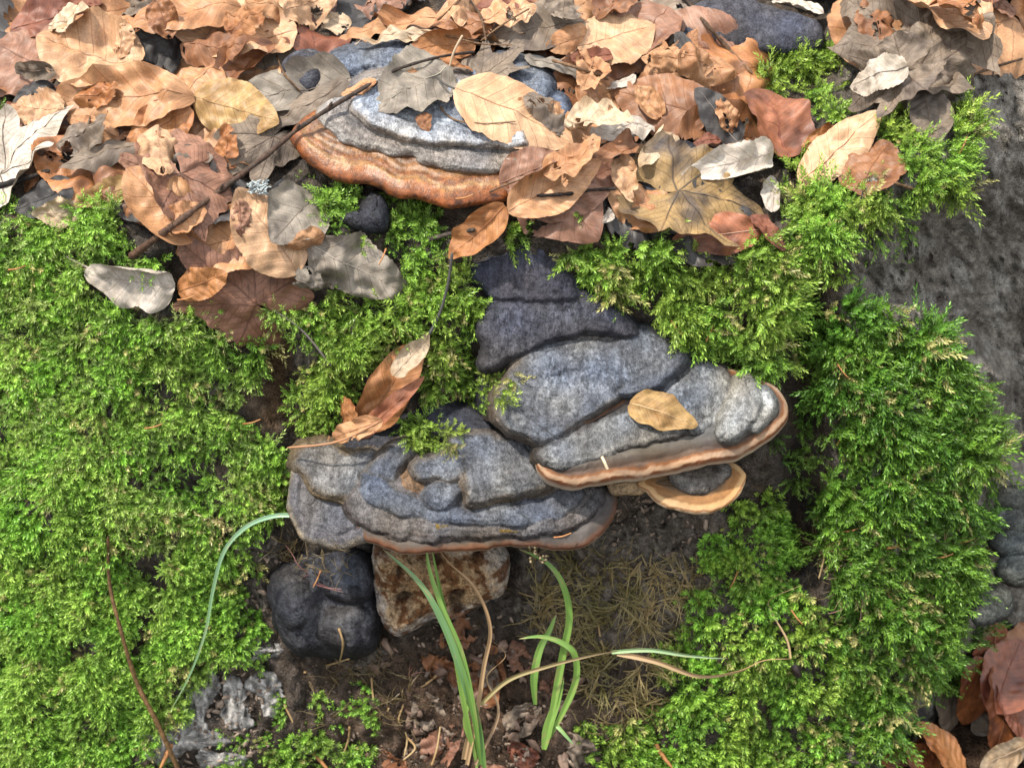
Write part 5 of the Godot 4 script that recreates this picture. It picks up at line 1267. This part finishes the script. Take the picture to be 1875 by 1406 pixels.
	moss("moss_fringe", "upright pointed moss fronds fringing the top of the right mound", long, [[[1545, 560], [1590, 560], [1580, 640], [1540, 640]], [[1655, 590], [1672, 590], [1680, 650], [1650, 650]], [[1690, 580], [1712, 580], [1716, 640], [1680, 640]], [[1500, 540], [1540, 560], [1540, 680], [1490, 660]]], [], 5.0, Vector3(0.1, 1.1, 0.2), 1.15, Color(0.7, 0.9, 0.6), Color(0.5, 0.75, 0.45), 106, {"fray": 4.0})
	moss("moss_furrow", "thin dark moss in the furrow between front and right root", feather, [[[1440, 560], [1520, 540], [1520, 900], [1500, 930], [1440, 900], [1420, 800], [1450, 700]]], [], 1.6, Vector3(0.1, -0.2, 0.1), 0.9, Color(0.7, 0.8, 0.6), Color(0.5, 0.7, 0.45), 107)
	moss("moss_cushion", "bright star moss on the lower right front below the small cream fungus", star, [[[1330, 900], [1400, 900], [1430, 960], [1450, 1060], [1500, 1090], [1545, 1160], [1560, 1250], [1540, 1400], [1500, 1760], [1080, 1760], [1050, 1410], [1080, 1330], [1200, 1300], [1230, 1220], [1260, 1130], [1300, 1080], [1310, 980]]], [], 6.0, Vector3(0.1, -0.15, 0.35), 1.0, Color(1.1, 1.0, 0.8), Color(0.8, 1.0, 0.65), 108)
	moss("moss_edge", "lively moss along the stump's upper right rim under the grey maple leaves", long, [[[1320, 80], [1340, 30], [1400, 10], [1430, 60], [1480, 60], [1560, 90], [1600, 200], [1700, 240], [1780, 200], [1790, 260], [1770, 310], [1710, 350], [1640, 360], [1560, 360], [1480, 330], [1400, 300], [1350, 180]]], [], 6.0, Vector3(0.3, -0.1, 0.4), 1.0, Color(1.15, 1.0, 0.75), Color(0.85, 1.0, 0.6), 109)
	moss("moss_tufts", "moss tufts in the hollow under the rust-rimmed fungus", feather, [[[540, 310], [620, 340], [740, 380], [840, 390], [830, 470], [760, 490], [640, 460], [560, 430], [600, 400]], [[40, 380], [230, 370], [240, 460], [60, 430]], [[-100, 170], [20, 170], [10, 230], [-100, 240]]], [], 5.5, Vector3(0.0, -0.2, 0.4), 0.9, Color(1.0, 1.0, 0.8), Color(0.8, 1.0, 0.6), 110)
	moss("moss_sprigs", "sparse bright moss sprigs creeping over bare bark at the bottom", star, [[[420, 1040], [470, 1060], [490, 1170], [440, 1180]], [[470, 1250], [520, 1250], [530, 1330], [480, 1330]], [[570, 1270], [620, 1290], [640, 1340], [590, 1330]], [[640, 1260], [700, 1270], [690, 1340], [650, 1330]], [[380, 1350], [560, 1340], [700, 1360], [700, 1500], [380, 1500]], [[1660, 230], [1700, 380], [1640, 480], [1600, 420]]], [], 3.6, Vector3(0.1, 0.2, 0.2), 0.9, ly, lg, 111)
	moss("moss_tuft", "small moss tuft growing on the lower fungus by its knob", feather, [[[735, 770], [800, 775], [850, 785], [850, 815], [800, 825], [750, 815]]], [], 5.0, Vector3(0.1, -0.2, 0.4), 0.85, Color(1.15, 1.0, 0.8), Color(0.9, 1.0, 0.6), 112, {"on": true, "fray": 2.0, "dense": 1.0})
	moss("moss_tuft", "moss sprig lying across the joint left of the main grey tier", feather, [[[880, 690], [930, 680], [950, 700], [930, 720], [890, 740], [860, 745], [860, 730]]], [], 4.0, Vector3(0.2, -0.3, 0.3), 0.8, Color(1.15, 1.0, 0.8), Color(0.9, 1.0, 0.6), 113, {"on": true, "fray": 2.0, "dense": 1.0})
	moss("dead_moss", "tangled brown dead moss strands below the small cream fungus", strand, [[[970, 1040], [1080, 1010], [1200, 1020], [1270, 1060], [1290, 1130], [1240, 1190], [1150, 1230], [1060, 1220], [990, 1150]], [[1060, 1220], [1230, 1200], [1230, 1320], [1080, 1340]]], [], 7.0, Vector3(0, -0.2, 0.3), 0.95, Color(1.5, 1.5, 1.2), Color(0.8, 0.95, 0.6), 114, {"dense": 0.1, "dead": 0.0})
	moss("dead_moss", "wispy brown moss threads hanging at the left shelf lobe", strand, [[[470, 960], [560, 1000], [640, 1010], [640, 1060], [560, 1060], [500, 1050]], [[560, 1200], [760, 1200], [760, 1330], [620, 1330]], [[1430, 1000], [1700, 940], [1780, 1000], [1700, 1100], [1480, 1080]]], [], 1.8, Vector3(0, -0.3, 0.3), 0.95, Color(0.9, 0.9, 0.8), Color(0.6, 0.6, 0.5), 115, {"on": true})

func crumbs(called: String, label: String, areas: Array, per_cm2: float, sizes: Array, c0: Color, c1: Color, sd: int) -> void:
	rng.seed = sd
	var v := PackedVector3Array()
	var cols := PackedColorArray()
	var n := 9
	for r in 4:
		for k in n:
			var a := TAU * k / n
			var q: float = [1.0, 1.05, 0.75, 0.02][r]
			var j := 1.0 + 0.5 * n1.get_noise_2d(cos(a) * 150.0 + 40.0 * r, sin(a) * 150.0)
			v.append(Vector3(cos(a) * q * j, sin(a) * q * j * 0.6, [-0.3, 0.0, 0.22, 0.25][r] + 0.2 * n1.get_noise_2d(a * 60.0, r * 50.0)))
			var t := 0.8 + 0.5 * n1.get_noise_2d(k * 70.0, r * 90.0)
			cols.append(Color(t, t, t))
	var mesh := build(v, grid_idx(n, 4, true), cols)
	var where: Array[Transform3D] = []
	var tints: Array[Color] = []
	for ar in areas:
		var pg := poly(ar)
		var lo := pg[0]
		var hi := pg[0]
		for q in pg:
			lo = lo.min(q)
			hi = hi.max(q)
		for k in int((hi.x - lo.x) * (hi.y - lo.y) / 729.0 * per_cm2):
			var x := rng.randf_range(lo.x, hi.x)
			var y := rng.randf_range(lo.y, hi.y)
			if not Geometry2D.is_point_in_polygon(Vector2(x, y), pg) or n1.get_noise_2d(x * 2.0, y * 2.0) < -0.35: continue
			var s := lerpf(sizes[0], sizes[1], pow(rng.randf(), 3.0))
			var b := Basis.from_euler(Vector3(rng.randf_range(-0.9, 0.4), rng.randf_range(-0.7, 0.7), rng.randf() * TAU))
			where.append(Transform3D(Basis(b.x * s * rng.randf_range(0.7, 1.6), b.y * s, b.z * s), at(x, y, high(x, y) - 0.1 if high(x, y) < hs(x, y) + rough(x, y) + 1.0 else hs(x, y))))
			var c := c0.lerp(c1, rng.randf())
			var t := rng.randf_range(0.6, 1.3)
			tints.append(Color(c.r * t, c.g * t, c.b * t))
	var mm := MultiMesh.new()
	mm.transform_format = MultiMesh.TRANSFORM_3D
	mm.use_colors = true
	mm.mesh = mesh
	mm.instance_count = where.size()
	for k in where.size():
		mm.set_instance_transform(k, where[k])
		mm.set_instance_color(k, tints[k])
	var o := MultiMeshInstance3D.new()
	o.name = numbered(called)
	o.multimesh = mm
	o.material_override = M.stem
	add_child(o)
	tag(o, label, "debris", "", "stuff")

func run(parent: Node3D, called: String, pts: Array, r0: float, r1: float, c0: Color, c1: Color, bumps := 0.3, m: Material = null) -> void:
	var path: Array = []
	for p in pts: path.append(at(p[0], p[1], p[2]))
	obj(called, tube(spline(path, 10), r0, r1, c0, c1, bumps, parent.position), m if m else M.twig, parent)

func over(pts: Array, lift: float) -> Array:
	var out: Array = []
	for p in pts: out.append([p[0], p[1], high(p[0], p[1]) + lift + (p[2] if p.size() > 2 else 0.0)])
	return out

func make_details() -> void:
	var foot := [[440, 1180], [560, 1200], [680, 1150], [930, 1120], [990, 1180], [1080, 1240], [1090, 1330], [1070, 1500], [300, 1500], [330, 1330]]
	crumbs("soil_crumbs", "crumbled bark and soil bits over the stump's bare foot", [foot, [[460, 960], [560, 1000], [530, 1040], [500, 1180], [440, 1180]], [[1080, 900], [1180, 900], [1300, 950], [1290, 1140], [1000, 1120]]], 8.0, [0.0005, 0.0030], L(0.18, 0.13, 0.10), L(0.34, 0.26, 0.20), 301)
	crumbs("leaf_crumbs", "small reddish brown leaf fragments at the stump's foot", [[[690, 1180], [920, 1150], [1060, 1250], [1060, 1500], [680, 1500]], [[1600, 1300], [1900, 1130], [1900, 1480], [1560, 1480]]], 1.6, [0.002, 0.008], L(0.15, 0.09, 0.065), L(0.28, 0.19, 0.14), 302)
	var dk := L(0.09, 0.07, 0.06)
	var tn := L(0.33, 0.2, 0.12)
	for t in [[[[236, 472], [320, 410], [400, 350], [480, 290], [540, 240], [600, 200], [680, 152]], 0.0030, 0.0018, L(0.20, 0.12, 0.085), L(0.11, 0.09, 0.08), "long slanting brown twig across the left litter"],
		[[[680, 160], [720, 130], [800, 105], [870, 95]], 0.0016, 0.0012, dk, dk, "dark thin twig behind the grey triangular leaf"],
		[[[1250, -10], [1290, 40], [1330, 85], [1378, 134]], 0.0022, 0.0018, dk, tn, "brown twig dropping onto the right moss from the top edge"],
		[[[-20, 345], [40, 328], [90, 312]], 0.0028, 0.002, L(0.04, 0.04, 0.042), dk, "blackish twig at the left edge beneath the whitish maple leaf"],
		[[[770, 55], [830, 68], [880, 80], [940, 82]], 0.0009, 0.0007, tn, tn, "thin straw twig at the back centre"],
		[[[860, 0], [880, 30], [890, 75]], 0.0012, 0.0009, dk, tn, "short upright twig at the back centre"],
		[[[880, 75], [920, 45], [970, 15]], 0.001, 0.0008, tn, tn, "tan twig leaning across the back centre"],
		[[[800, 38], [840, 0], [850, -20]], 0.0011, 0.001, tn, tn, "tan twig stub at the back edge beside the strip leaf"],
		[[[805, 195], [830, 218], [880, 226], [945, 222]], 0.001, 0.0007, tn, L(0.42, 0.3, 0.2), "light bent twig lying on the blue fungus rings"],
		[[[506, 100], [520, 135], [550, 168]], 0.0011, 0.0009, L(0.2, 0.11, 0.05), tn, "short brown twig leaning on the dark grey knob"],
		[[[1010, 110], [1060, 125], [1115, 145]], 0.0017, 0.0014, tn, tn, "pale brown twig below the large pale leaf"],
		[[[780, 440], [815, 430], [870, 420]], 0.0024, 0.0018, L(0.2, 0.17, 0.15), dk, "grey bark-covered twig in the hollow by the curled orange leaf"],
		[[[1640, 335], [1670, 345], [1705, 356]], 0.0014, 0.0012, tn, tn, "short tan twig at the right moss rim"],
		[[[1735, 160], [1800, 130], [1880, 105]], 0.0014, 0.0012, tn, dk, "thin twig over the dark hollow at the upper right"],
		[[[983, 358], [1040, 355], [1080, 348], [1130, 345]], 0.0018, 0.0012, L(0.035, 0.03, 0.03), dk, "black curved twig on the rolled golden leaf"],
		[[[895, 352], [935, 335], [975, 322]], 0.0009, 0.0008, L(0.2, 0.14, 0.1), tn, "thin stem at the right end of the rust rim"]]:
		var pts := over(t[0], 0.12)
		var n := pts.size()
		for k in range(1, n - 1):   # twigs do not sag
			pts[k][2] = maxf(pts[k][2], lerpf(pts[0][2], pts[n - 1][2], float(k) / (n - 1)) - 0.2)
		var o := thing("twig", t[5], "twig", "twigs in the litter", at(pts[0][0], pts[0][1], pts[0][2]))
		run(o, "stick", pts, t[1] * 0.78, t[2] * 0.78, t[3], t[4], 0.5)
		if t[1] > 0.0028 and t[0].size() > 4:
			for kk in [2, 4, 5]: run(o, "bud", [[pts[kk][0], pts[kk][1], pts[kk][2]], [pts[kk][0] + 8, pts[kk][1] - 14, pts[kk][2] + 0.3]], 0.0016, 0.0006, t[3], t[4], 0.2)
	# stems on the front
	var hh := func(x: float, y: float, up: float) -> Array: return [x, y, high(x, y) + up]
	var o1 := thing("dry_stem", "long brown dead stem leaning on the left moss", "dry stem", "", at(200, 985, -9))
	var st: Array = []
	for p in [[197, 982, 1.1], [200, 1070, 1.7], [222, 1160, 2.0], [250, 1250, 2.2], [290, 1330, 2.2], [330, 1420, 2.0]]: st.append(hh.call(p[0], p[1], p[2]))
	run(o1, "stem", st, 0.0011, 0.0022, L(0.22, 0.13, 0.07), L(0.40, 0.24, 0.11), 0.25)
	var o2 := thing("leaf_stalk", "black leaf stalk arching up from the cream twisted leaf tip", "stalk", "", at(786, 606, -1))
	run(o2, "stem", [hh.call(786, 612, 0.5), hh.call(806, 570, 0.9), hh.call(820, 520, 0.9), hh.call(828, 462, 0.5)], 0.0011, 0.0010, L(0.05, 0.05, 0.055), L(0.09, 0.085, 0.08), 0.1, M.stem)
	# grass
	var green := L(0.12, 0.24, 0.05)
	var lime := L(0.21, 0.35, 0.075)
	var blue := L(0.15, 0.28, 0.14)
	var ga := thing("grass_tuft", "left grass tuft rising in front of the pore-side fungus", "grass", "", at(865, 1400, -9))
	var blades := [[[[888, 1410, -8.6], [875, 1330, -7.0], [848, 1240, -5.4], [815, 1150, -4.2], [770, 1070, -3.2], [700, 1005, -2.9]], 0.0072, green, blue, 0.3], [[[880, 1400, -8.4], [868, 1310, -6.4], [845, 1200, -5.0], [808, 1110, -4.0], [785, 1040, -3.4], [780, 990, -3.2]], 0.0055, green, lime, 0.5], [[[872, 1395, -8.5], [850, 1290, -6.6], [830, 1180, -5.3], [806, 1080, -4.3], [790, 1000, -3.4]], 0.0048, lime, green, -0.3],
		[[[878, 1390, -8.6], [862, 1350, -7.8], [852, 1320, -7.4], [858, 1285, -7.4]], 0.0062, lime, lime, 0.2], [[[872, 1410, -8.8], [878, 1350, -8.0], [868, 1290, -7.2]], 0.004, lime, L(0.5, 0.5, 0.25), 0.0]]
	for b in blades:
		var path: Array = []
		for p in b[0]: path.append(at(p[0], p[1], p[2]))
		obj("blade", ribbon(spline(path, 12), b[1], AN, b[2], b[3], 0.4, b[4], ga.position), M.grass, ga)
	var gb := thing("grass_tuft", "right grass tuft with a blade arching under the lower fungus", "grass", "", at(1000, 1360, -9))
	for b in [[[[1000, 1368, -9.0], [1012, 1300, -8.0], [1030, 1200, -6.6], [1042, 1130, -5.4], [1030, 1070, -4.4], [1000, 1030, -3.8], [950, 1005, -3.4]], 0.0066, lime, green, 0.3], [[[995, 1368, -9.2], [1030, 1305, -8.0], [1054, 1245, -7.0], [1052, 1200, -6.2], [1030, 1178, -5.8], [990, 1166, -5.6], [950, 1170, -5.6]], 0.0060, lime, green, 0.4], [[[980, 1290, -9.4], [978, 1240, -8.6], [988, 1190, -8.2], [1006, 1155, -8.0], [1018, 1126, -7.9]], 0.0068, green, lime, 0.0], [[[1014, 1322, -8.6], [1030, 1340, -8.2], [1050, 1363, -8.2]], 0.0036, lime, blue, 0.0], [[[996, 1372, -9.0], [1004, 1330, -8.4], [1020, 1285, -7.8], [1032, 1240, -7.2]], 0.0085, lime, green, -0.2]]:
		var path: Array = []
		for p in b[0]: path.append(at(p[0], p[1], p[2]))
		obj("blade", ribbon(spline(path, 12), b[1], AN, b[2], b[3], 0.4, b[4], gb.position), M.grass, gb)
	var gc := thing("arching_grass", "single blue-green grass blade bowed from the left shelf lobe to the moss", "grass", "", at(540, 945, -3))
	var pc: Array = []
	for p in [[545, 944, -2.6], [500, 945, -2.9], [450, 965, -3.6], [410, 1010, -4.6], [390, 1080, -6.0], [375, 1160, -7.4], [345, 1240, -9.2], [302, 1318, -11.2]]: pc.append(at(p[0], p[1], p[2]))
	obj("blade", ribbon(spline(pc, 14), 0.0036, AN, L(0.21, 0.36, 0.25), L(0.15, 0.27, 0.11), 0.35, 0.3, gc.position, 1.0), M.grass, gc)
	var gd := thing("dry_grass", "withered straw grass stems bending right from the left tuft", "grass", "", at(880, 1400, -9))
	var straw := L(0.42, 0.29, 0.16)
	for b in [[[[855, 1400, -8.4], [872, 1310, -7.2], [885, 1220, -6.2], [896, 1150, -5.4], [870, 1080, -4.4], [820, 1030, -3.6], [800, 1000, -3.4]], 0.0042, straw, L(0.34, 0.2, 0.1), 1.2], [[[880, 1290, -7.0], [930, 1245, -6.4], [1000, 1220, -5.8], [1080, 1200, -5.6], [1140, 1190, -5.8]], 0.0040, L(0.24, 0.22, 0.09), straw, 0.8], [[[1130, 1196, -5.9], [1200, 1210, -6.0], [1280, 1236, -6.4], [1350, 1228, -6.6], [1400, 1208, -7.0], [1448, 1206, -7.4]], 0.0052, straw, straw, 1.8], [[[1448, 1206, -7.4], [1440, 1170, -7.4], [1412, 1120, -7.4], [1412, 1096, -7.4], [1472, 1070, -7.4]], 0.0022, straw, L(0.3, 0.22, 0.12), 2.0], [[[1120, 1194, -5.8], [1190, 1190, -5.8], [1260, 1200, -6.2], [1335, 1206, -6.6]], 0.0038, L(0.25, 0.38, 0.17), L(0.3, 0.4, 0.25), 0.5], [[[870, 1400, -8.5], [905, 1330, -8.0], [910, 1290, -7.8], [890, 1240, -7.2], [925, 1200, -6.8], [895, 1170, -6.4]], 0.0032, L(0.25, 0.16, 0.1), straw, 2.0], [[[850, 1390, -8.4], [858, 1350, -7.9], [880, 1260, -7.4]], 0.006, straw, straw, 0.4]]:
		var path: Array = []
		for p in b[0]: path.append(at(p[0], p[1], p[2]))
		obj("stem", ribbon(spline(path, 12), b[1], AN, b[2], b[3], 0.6, b[4], gd.position, 0.8), M.grass, gd)
	# exposed rootlets
	var rc := L(0.32, 0.2, 0.09)
	for r in [[[[800, 1236], [775, 1255], [745, 1262], [720, 1285], [705, 1310]], "pale thin rootlet curling left of the grass tuft"], [[[735, 1265], [738, 1290], [730, 1320], [745, 1350], [740, 1385]], "branching yellow rootlet over the dark soil"], [[[745, 1350], [760, 1370], [738, 1392]], "short yellow rootlet ending in a fork"], [[[640, 1330], [636, 1360], [620, 1400]], "thin brown rootlet among the bottom moss sprigs"], [[[555, 1232], [600, 1218], [640, 1206]], "straight pale straw on the bark under the black fungus"], [[[680, 1240], [684, 1280], [700, 1310]], "brown rootlet below the black fungus"], [[[520, 1290], [535, 1320], [545, 1340]], "small rootlet on dark bark at the bottom left"], [[[620, 1150], [628, 1180], [622, 1210]], "fine root hanging on the black fungus"], [[[1095, 1130], [1100, 1170], [1112, 1200]], "brown rootlet in the dead moss"], [[[790, 1402], [800, 1370], [806, 1330]], "brown stem fragment at the bottom centre"], [[[1120, 1050], [1135, 1075], [1150, 1062], [1165, 1030]], "reddish bark splinter below the shelf"], [[[1490, 990], [1510, 1010], [1500, 1060]], "dry curl of grass in the dark furrow"]]:
		var pts := over(r[0], 0.25)
		var o := thing("rootlet", r[1], "root", "thin roots and straws", at(pts[0][0], pts[0][1], pts[0][2]))
		run(o, "root", pts, 0.0010, 0.0006, rc, L(0.4, 0.3, 0.15), 0.4, M.stem)
	# lichen on the knob
	rng.seed = 5
	var li := thing("lichen", "pale blue-white crusty lichen tuft beside the dark knob", "lichen", "", at(472, 348, 0))
	for k in 40:
		var x := 472.0 + rng.randf_range(-14, 14)
		var y := 347.0 + rng.randf_range(-10, 10)
		var h := high(x, y)
		run(li, "lobe", [[x, y, h - 0.1], [x + rng.randf_range(-6, 6), y + rng.randf_range(-7, 2), h + 0.35], [x + rng.randf_range(-12, 12), y + rng.randf_range(-12, 4), h + 0.45]], 0.0003, 0.0007, L(0.22, 0.27, 0.28), L(0.36, 0.41, 0.42), 0.5, M.stem)
	# frass clump on the lower rim
	var fr := thing("frass_clump", "crumbly yellowish debris clump on the lower fungus's rim", "debris", "", at(985, 1012, -1))
	for k in 16:
		var x := 986.0 + rng.randf_range(-22, 18)
		var y := 1008.0 + rng.randf_range(-14, 22)
		run(fr, "crumb", [[x, y, -1.6], [x + rng.randf_range(-9, 9), y + rng.randf_range(-9, 9), -1.1 + rng.randf() * 0.4]], 0.0013, 0.0007, L(0.3, 0.22, 0.12), L(0.42, 0.35, 0.22), 0.8, M.fungus)
	var sd := thing("seed_husk", "tiny cream husk standing in the upper fungus's crack", "husk", "", at(1107, 846, 1))
	run(sd, "husk", [[1102, 836, 1.6], [1107, 846, 1.75], [1113, 860, 1.6]], 0.0011, 0.0011, L(0.6, 0.5, 0.33), L(0.66, 0.56, 0.4), 0.1, M.stem)
	var pt := thing("dark_pellet", "dark oval pellet beside the straw stem on the right moss", "seed", "", at(1457, 1223, -6))
	run(pt, "shell", [hh.call(1450, 1212, 0.4), hh.call(1457, 1224, 0.6), hh.call(1463, 1238, 0.4)], 0.0034, 0.003, L(0.03, 0.02, 0.022), L(0.05, 0.035, 0.035), 0.1, M.rust)
	# conifer needles and crumbs fallen on the moss
	var places := [[1545, 680, 0, "below the right mound's fringe"], [1540, 800, 1, "low on the moss mound"], [1770, 990, 2, "at the mound's right side"], [1640, 1000, 2, "on the dark lower mound"], [1730, 1018, 2, "near the grey stacked fungi"], [1630, 1090, 0, "in the mound's hanging strands"], [1690, 1180, 0, "at the mound's foot, bent"], [280, 780, 2, "on the left moss beside a dark gap"], [460, 772, 2, "by the bare wood strip"], [1300, 610, 1, "above the upper fungus's right end"], [1240, 600, 0, "between slab and cushion moss"], [1765, 265, 1, "on the rim moss by the bare trunk"], [30, 490, 2, "on the moss at the left edge"], [340, 545, 2, "below the big brown maple leaf"], [580, 1060, 1, "on the black fungus"], [1030, 980, 2, "on the lower shelf's outer band"], [1560, 970, 2, "in the furrow's dry grass"], [1460, 1130, 0, "above the bent straw stem"], [1345, 1060, 1, "on the star moss near bark scales"], [700, 470, 1, "in the hollow moss tufts"], [850, 360, 2, "under the rust rim"], [1220, 1390, 0, "at the bottom edge moss"], [590, 1395, 0, "among the bottom left sprigs"], [300, 1390, 1, "beside the leaning dead stem's lower end"]]
	for q in places:
		var o := thing("conifer_needle", "orange-brown needle %s" % q[3], "needle", "fallen needles", at(q[0], q[1], high(q[0], q[1]) + 0.8))
		var a: float = [0.9, 2.0, -0.25][q[2]]
		var h := high(q[0], q[1]) + 0.75
		var big := 34.0 if q[1] > 1380 else 17.0
		run(o, "spine", [[q[0] - cos(a) * big, q[1] - sin(a) * big, h], [q[0], q[1] + 2, h + 0.25], [q[0] + cos(a) * big, q[1] + sin(a) * big, h + 0.1]], 0.0007 if big < 20 else 0.0026, 0.0004, L(0.34, 0.14, 0.05), L(0.46, 0.23, 0.09), 0.2, M.stem)

func _ready() -> void:
	var cam := Camera3D.new()
	cam.name = "camera"
	add_child(cam)
	cam.position = C + AN * D
	cam.basis = Basis(AX, AB, AN)
	cam.fov = rad_to_deg(2.0 * atan(703.0 * U / D))
	cam.near = 0.05
	cam.far = 200.0
	var att := CameraAttributesPhysical.new()
	cam.current = true
	att.frustum_focal_length = 12.0 / (703.0 * U / D)
	att.frustum_focus_distance = 1.10
	att.exposure_aperture = 7.0
	cam.attributes = att
	var e := Environment.new()
	e.background_mode = Environment.BG_SKY
	var sky := Sky.new()
	var sm := ProceduralSkyMaterial.new()
	sm.sky_top_color = Color(0.97, 0.98, 1.0)
	sm.sky_horizon_color = Color(0.62, 0.63, 0.60)
	sm.ground_bottom_color = Color(0.12, 0.11, 0.09)
	sm.ground_horizon_color = Color(0.3, 0.29, 0.26)
	sm.sky_curve = 0.35
	sky.sky_material = sm
	e.sky = sky
	e.tonemap_mode = Environment.TONE_MAPPER_LINEAR
	e.tonemap_exposure = 1.88
	e.sdfgi_enabled = true
	e.ssao_enabled = true
	e.ssil_enabled = true
	var we := WorldEnvironment.new()
	we.name = "world_environment"
	we.environment = e
	add_child(we)
	var sun := DirectionalLight3D.new()
	sun.name = "sun"
	sun.light_energy = 1.0
	sun.light_color = Color(1.0, 0.96, 0.9)
	sun.light_angular_distance = 3.0
	sun.shadow_enabled = true
	add_child(sun)
	sun.look_at_from_position(Vector3(-0.9, 2.0, 0.1), Vector3.ZERO)

	n1.noise_type = FastNoiseLite.TYPE_SIMPLEX_SMOOTH
	n1.frequency = 0.008
	n1.fractal_octaves = 2
	n1.seed = 7
	n2.noise_type = FastNoiseLite.TYPE_SIMPLEX_SMOOTH
	n2.frequency = 0.012
	n2.fractal_type = FastNoiseLite.FRACTAL_RIDGED
	n2.fractal_octaves = 3
	n2.seed = 21
	n3.noise_type = FastNoiseLite.TYPE_CELLULAR
	n3.frequency = 0.02
	n3.seed = 33
	buf.resize(BW * BH)
	for j in BH:
		for i in BW:
			var x := BX + (i + 0.5) * BC
			var y := BY + (j + 0.5) * BC
			var mossy := 0.0
			if y > line_at(x, RIDGE) + 5.0 and x < 1830.0 and not (x > 480.0 and x < 1290.0 and y > 940.0): mossy = 0.55
			if x > 1330.0 and x < 1790.0 and y > 70.0 and y < 450.0: mossy = 0.55
			buf[j * BW + i] = maxf(hs(x, y) + rough(x, y) + 0.2 + mossy, ground_h(y))
	var t0 := Time.get_ticks_msec()
	make_materials()
	print("materials ", Time.get_ticks_msec() - t0)
	var gm := PlaneMesh.new()
	gm.size = Vector2(120, 120)
	gm.subdivide_width = 40
	gm.subdivide_depth = 40
	var soil := obj("ground", gm, M.soil.duplicate())
	soil.material_override.albedo_color = Color(0.34, 0.27, 0.22)
	soil.position.y = GROUND
	tag(soil, "dark forest floor around the stump", "", "", "structure")
	make_stump()
	print("stump ", Time.get_ticks_msec() - t0)
	make_brackets()
	print("brackets ", Time.get_ticks_msec() - t0)
	make_leaves()
	name_buried()
	print("leaves ", Time.get_ticks_msec() - t0)
	make_moss()
	print("moss ", Time.get_ticks_msec() - t0)
	make_details()
	print("details ", Time.get_ticks_msec() - t0)
